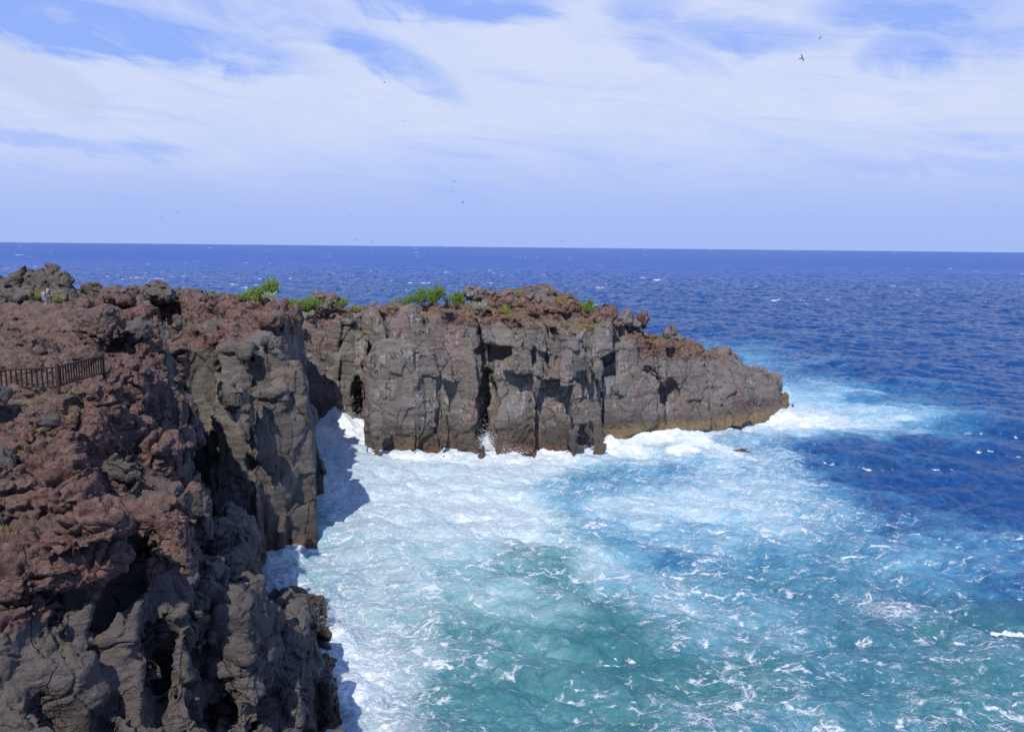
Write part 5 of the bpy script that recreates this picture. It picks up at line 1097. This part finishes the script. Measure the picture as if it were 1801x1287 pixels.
for (x0, z0, x1, z1, w_) in ((-.05, 1.30, .05, 1.30, .014), (.05, 1.30, -.045, 1.22, .018), (-.06, 1.20, .06, 1.185, .016), (-.03, 1.385, .03, 1.385, .02), (0, 1.36, 0, 1.41, .014), (-.055, 1.26, -.02, 1.25, .014)):
    for sgn_ in (0,):
        a = Vector((x0, 0, z0)); b_ = Vector((x1, 0, z1)); d = (b_ - a).normalized(); nrm = Vector((-d.z, 0, d.x)) * w_; i0 = len(pr_v)
        for yy_ in (-0.128, -0.118):
            for q in (a - nrm, b_ - nrm, b_ + nrm, a + nrm): pr_v.append(((q.x) * k1, (yy_ - 0.012 * (1 - abs(q.x) / .1)) * k1, q.z * k1))
        for f in ((0, 1, 2, 3), (7, 6, 5, 4), (0, 4, 5, 1), (1, 5, 6, 2), (2, 6, 7, 3), (3, 7, 4, 0)): pr_f.append(tuple(i0 + q for q in f))
po = mesh_obj('shirt_print', np.array(pr_v), pr_f, WP, s1, smooth=False)

# birds: body, two swept wings, tail in one small mesh per bird
FEA = plain('dark_feathers', (0.025, 0.022, 0.025), 0.7); LFEA = plain('grey_feathers', (0.16, 0.16, 0.18), 0.7)
def bird_mesh(name, mat, dih):
    v, f = [], []
    tube_pts(v, f, [(0, -.30, 0), (0, -.16, .0), (0, 0, .01), (0, .16, .02), (0, .26, .03), (0, .32, .02)], [.03, .06, .075, .06, .04, .012], 8)
    for s_ in (1, -1):
        pts = [(.04, .12, .03), (.22, .17, .03 + dih * .18), (.45, .06, .03 + dih * .30), (.62, -.12, .02 + dih * .30)]
        ch = [.20, .18, .13, .02]; i0 = len(v)
        for (x, y, z), c in zip(pts, ch):
            v += [(s_ * x, y, z + .012), (s_ * x, y - c, z + .004), (s_ * x, y - c, z - .004), (s_ * x, y, z - .010)]
        for k in range(3):
            for j in range(4):
                a = i0 + k * 4 + j; b_ = i0 + k * 4 + (j + 1) % 4; q = (a, b_, b_ + 4, a + 4); f.append(q if s_ > 0 else q[::-1])
        f.append((i0 + 12, i0 + 13, i0 + 14, i0 + 15))
    i0 = len(v); v += [(-.03, -.26, .01), (.03, -.26, .01), (.09, -.44, .0), (-.09, -.44, .0), (-.03, -.26, -.01), (.03, -.26, -.01), (.09, -.44, -.01), (-.09, -.44, -.01)]
    for q in ((0, 1, 2, 3), (7, 6, 5, 4), (0, 4, 5, 1), (1, 5, 6, 2), (2, 6, 7, 3), (3, 7, 4, 0)): f.append(tuple(i0 + j for j in q))
    o = mesh_obj(name, np.array(v), f, mat); return o
G1 = 'distant seabirds over the water'
b0 = bird_mesh('bird', FEA, 0.5)
spots = [(1410, 103, 62, 70, 35, 'nearest black seabird, banking steeply, high in the right of the sky'), (1443, 67, 82, 62, 10, 'thin dark seabird gliding above and right of the nearest black one'),
 (338, 202, 150, 20, 0, 'dark seabird alone in the white cloud left of centre'), (676, 146, 170, 30, 10, 'highest small seabird over the centre left of the sky'), (234, 160, 210, -10, 0, 'faint seabird beside the lavender cloud at the left'),
 (799, 320, 150, 10, 10, 'darkest of the cluster of seabirds above the far cliff block'), (814, 356, 150, 65, 20, 'seabird with wings held steeply, below the cluster'), (794, 338, 210, 30, 0, 'small seabird in the cluster, just under the darkest one'),
 (722, 259, 190, 50, 0, 'small seabird above left of the cluster'), (313, 373, 170, -30, 0, 'upper one of two seabirds low over the left horizon'), (283, 383, 190, 15, 0, 'lower one of two seabirds low over the left horizon'),
 (655, 426, 140, -50, 10, 'slanted dark seabird skimming the horizon left of centre'), (625, 421, 200, 80, 0, 'tiny dark seabird just left of the slanted one at the horizon'), (848, 367, 230, 0, 0, 'faint small seabird right of the steep winged one'),
 (990, 424, 150, -15, 0, 'dark seabird right on the horizon above the headland summit'), (752, 445, 160, -30, 10, 'seabird dark against the blue sea below the horizon'), (1526, 219, 230, 0, 0, 'lone faint seabird in the right half sky'),
 (709, 213, 220, 0, 0, 'faint seabird below the highest small one'), (616, 379, 200, 5, 0, 'faint seabird between the horizon and the cluster at the left'), (578, 483, 100, 40, 0, 'brown seabird flying low over the sea above the cliff bushes'),
 (704, 514, 112, 75, 0, 'seabird over the cliff edge left of the largest dark bush')]
for i, (u, v, Y, roll, pit, lb) in enumerate(spots):
    o = b0 if i == 0 else b0.copy()
    if i: C.objects.link(o)
    o.location = at(u, v, Y); o.rotation_euler = (rad(12 + pit), rad(roll), rad((i * 67) % 50 - 25 + (180 if i % 2 else 0))); k = 0.5 if i < 2 else 0.55
    o.scale = (k, k, k); tag(o, lb, 'bird', G1)

# spray thrown up where the swell hits the rock
SPM, nt, b = new_mat('spray'); b.inputs['Base Color'].default_value = (0.8, 0.84, 0.88, 1); b.inputs['Roughness'].default_value = 0.9
def spray(name, label, bursts, seed):
    rg = np.random.default_rng(seed); V, Fc = [], []
    oc = np.array([(1, 0, 0), (0, 1, 0), (0, 0, 1), (-1, 0, 0), (0, -1, 0), (0, 0, -1)], float); of = [(0, 1, 2), (1, 3, 2), (3, 4, 2), (4, 0, 2), (1, 0, 5), (3, 1, 5), (4, 3, 5), (0, 4, 5)]
    for (u, v, w, hgt, n, sz) in bursts:
        c0 = np.array(sea(u, v))
        for k in range(n):
            t = abs(rg.normal()) ** 1.1 * 0.5; ang = rg.uniform(-1, 1)
            q = c0 + np.array([rg.normal() * w * (0.5 + 0.4 * t), rg.normal() * w * 0.35, 0.2 + t * hgt * rg.uniform(0.5, 1.1)])
            i0 = len(V); s_ = sz * rg.uniform(0.35, 1.15) * (1.2 - min(t, 1) * .6)
            V += list(q + oc * s_ * rg.uniform(0.7, 1.2, 3)); Fc += [tuple(i0 + j for j in f) for f in of]
    o = mesh_obj(name, np.array(V), np.array(Fc), SPM, smooth=True); tag(o, label, 'spray', kind='stuff'); return o
spray('sea_spray', 'white spray thrown up along the foot of the cliffs', [(1292, 742, 2.2, 6.0, 3000, .06), (1250, 752, 2.2, 3.2, 900, .055), (600, 757, 1.8, 4.4, 2000, .055), (630, 752, 1.4, 3.0, 500, .05), (856, 792, .9, 4.0, 1100, .055), (905, 800, 1.8, 1.6, 300, .045), (1050, 798, 2.5, 1.6, 500, .05),
       (592, 1130, .9, 2.6, 1300, .03), (585, 1095, .8, 1.8, 900, .028), (605, 1220, .7, 1.0, 400, .025), (1375, 725, 2.0, 1.6, 300, .05)], 3)
print('script', round(time.time() - T00, 1))
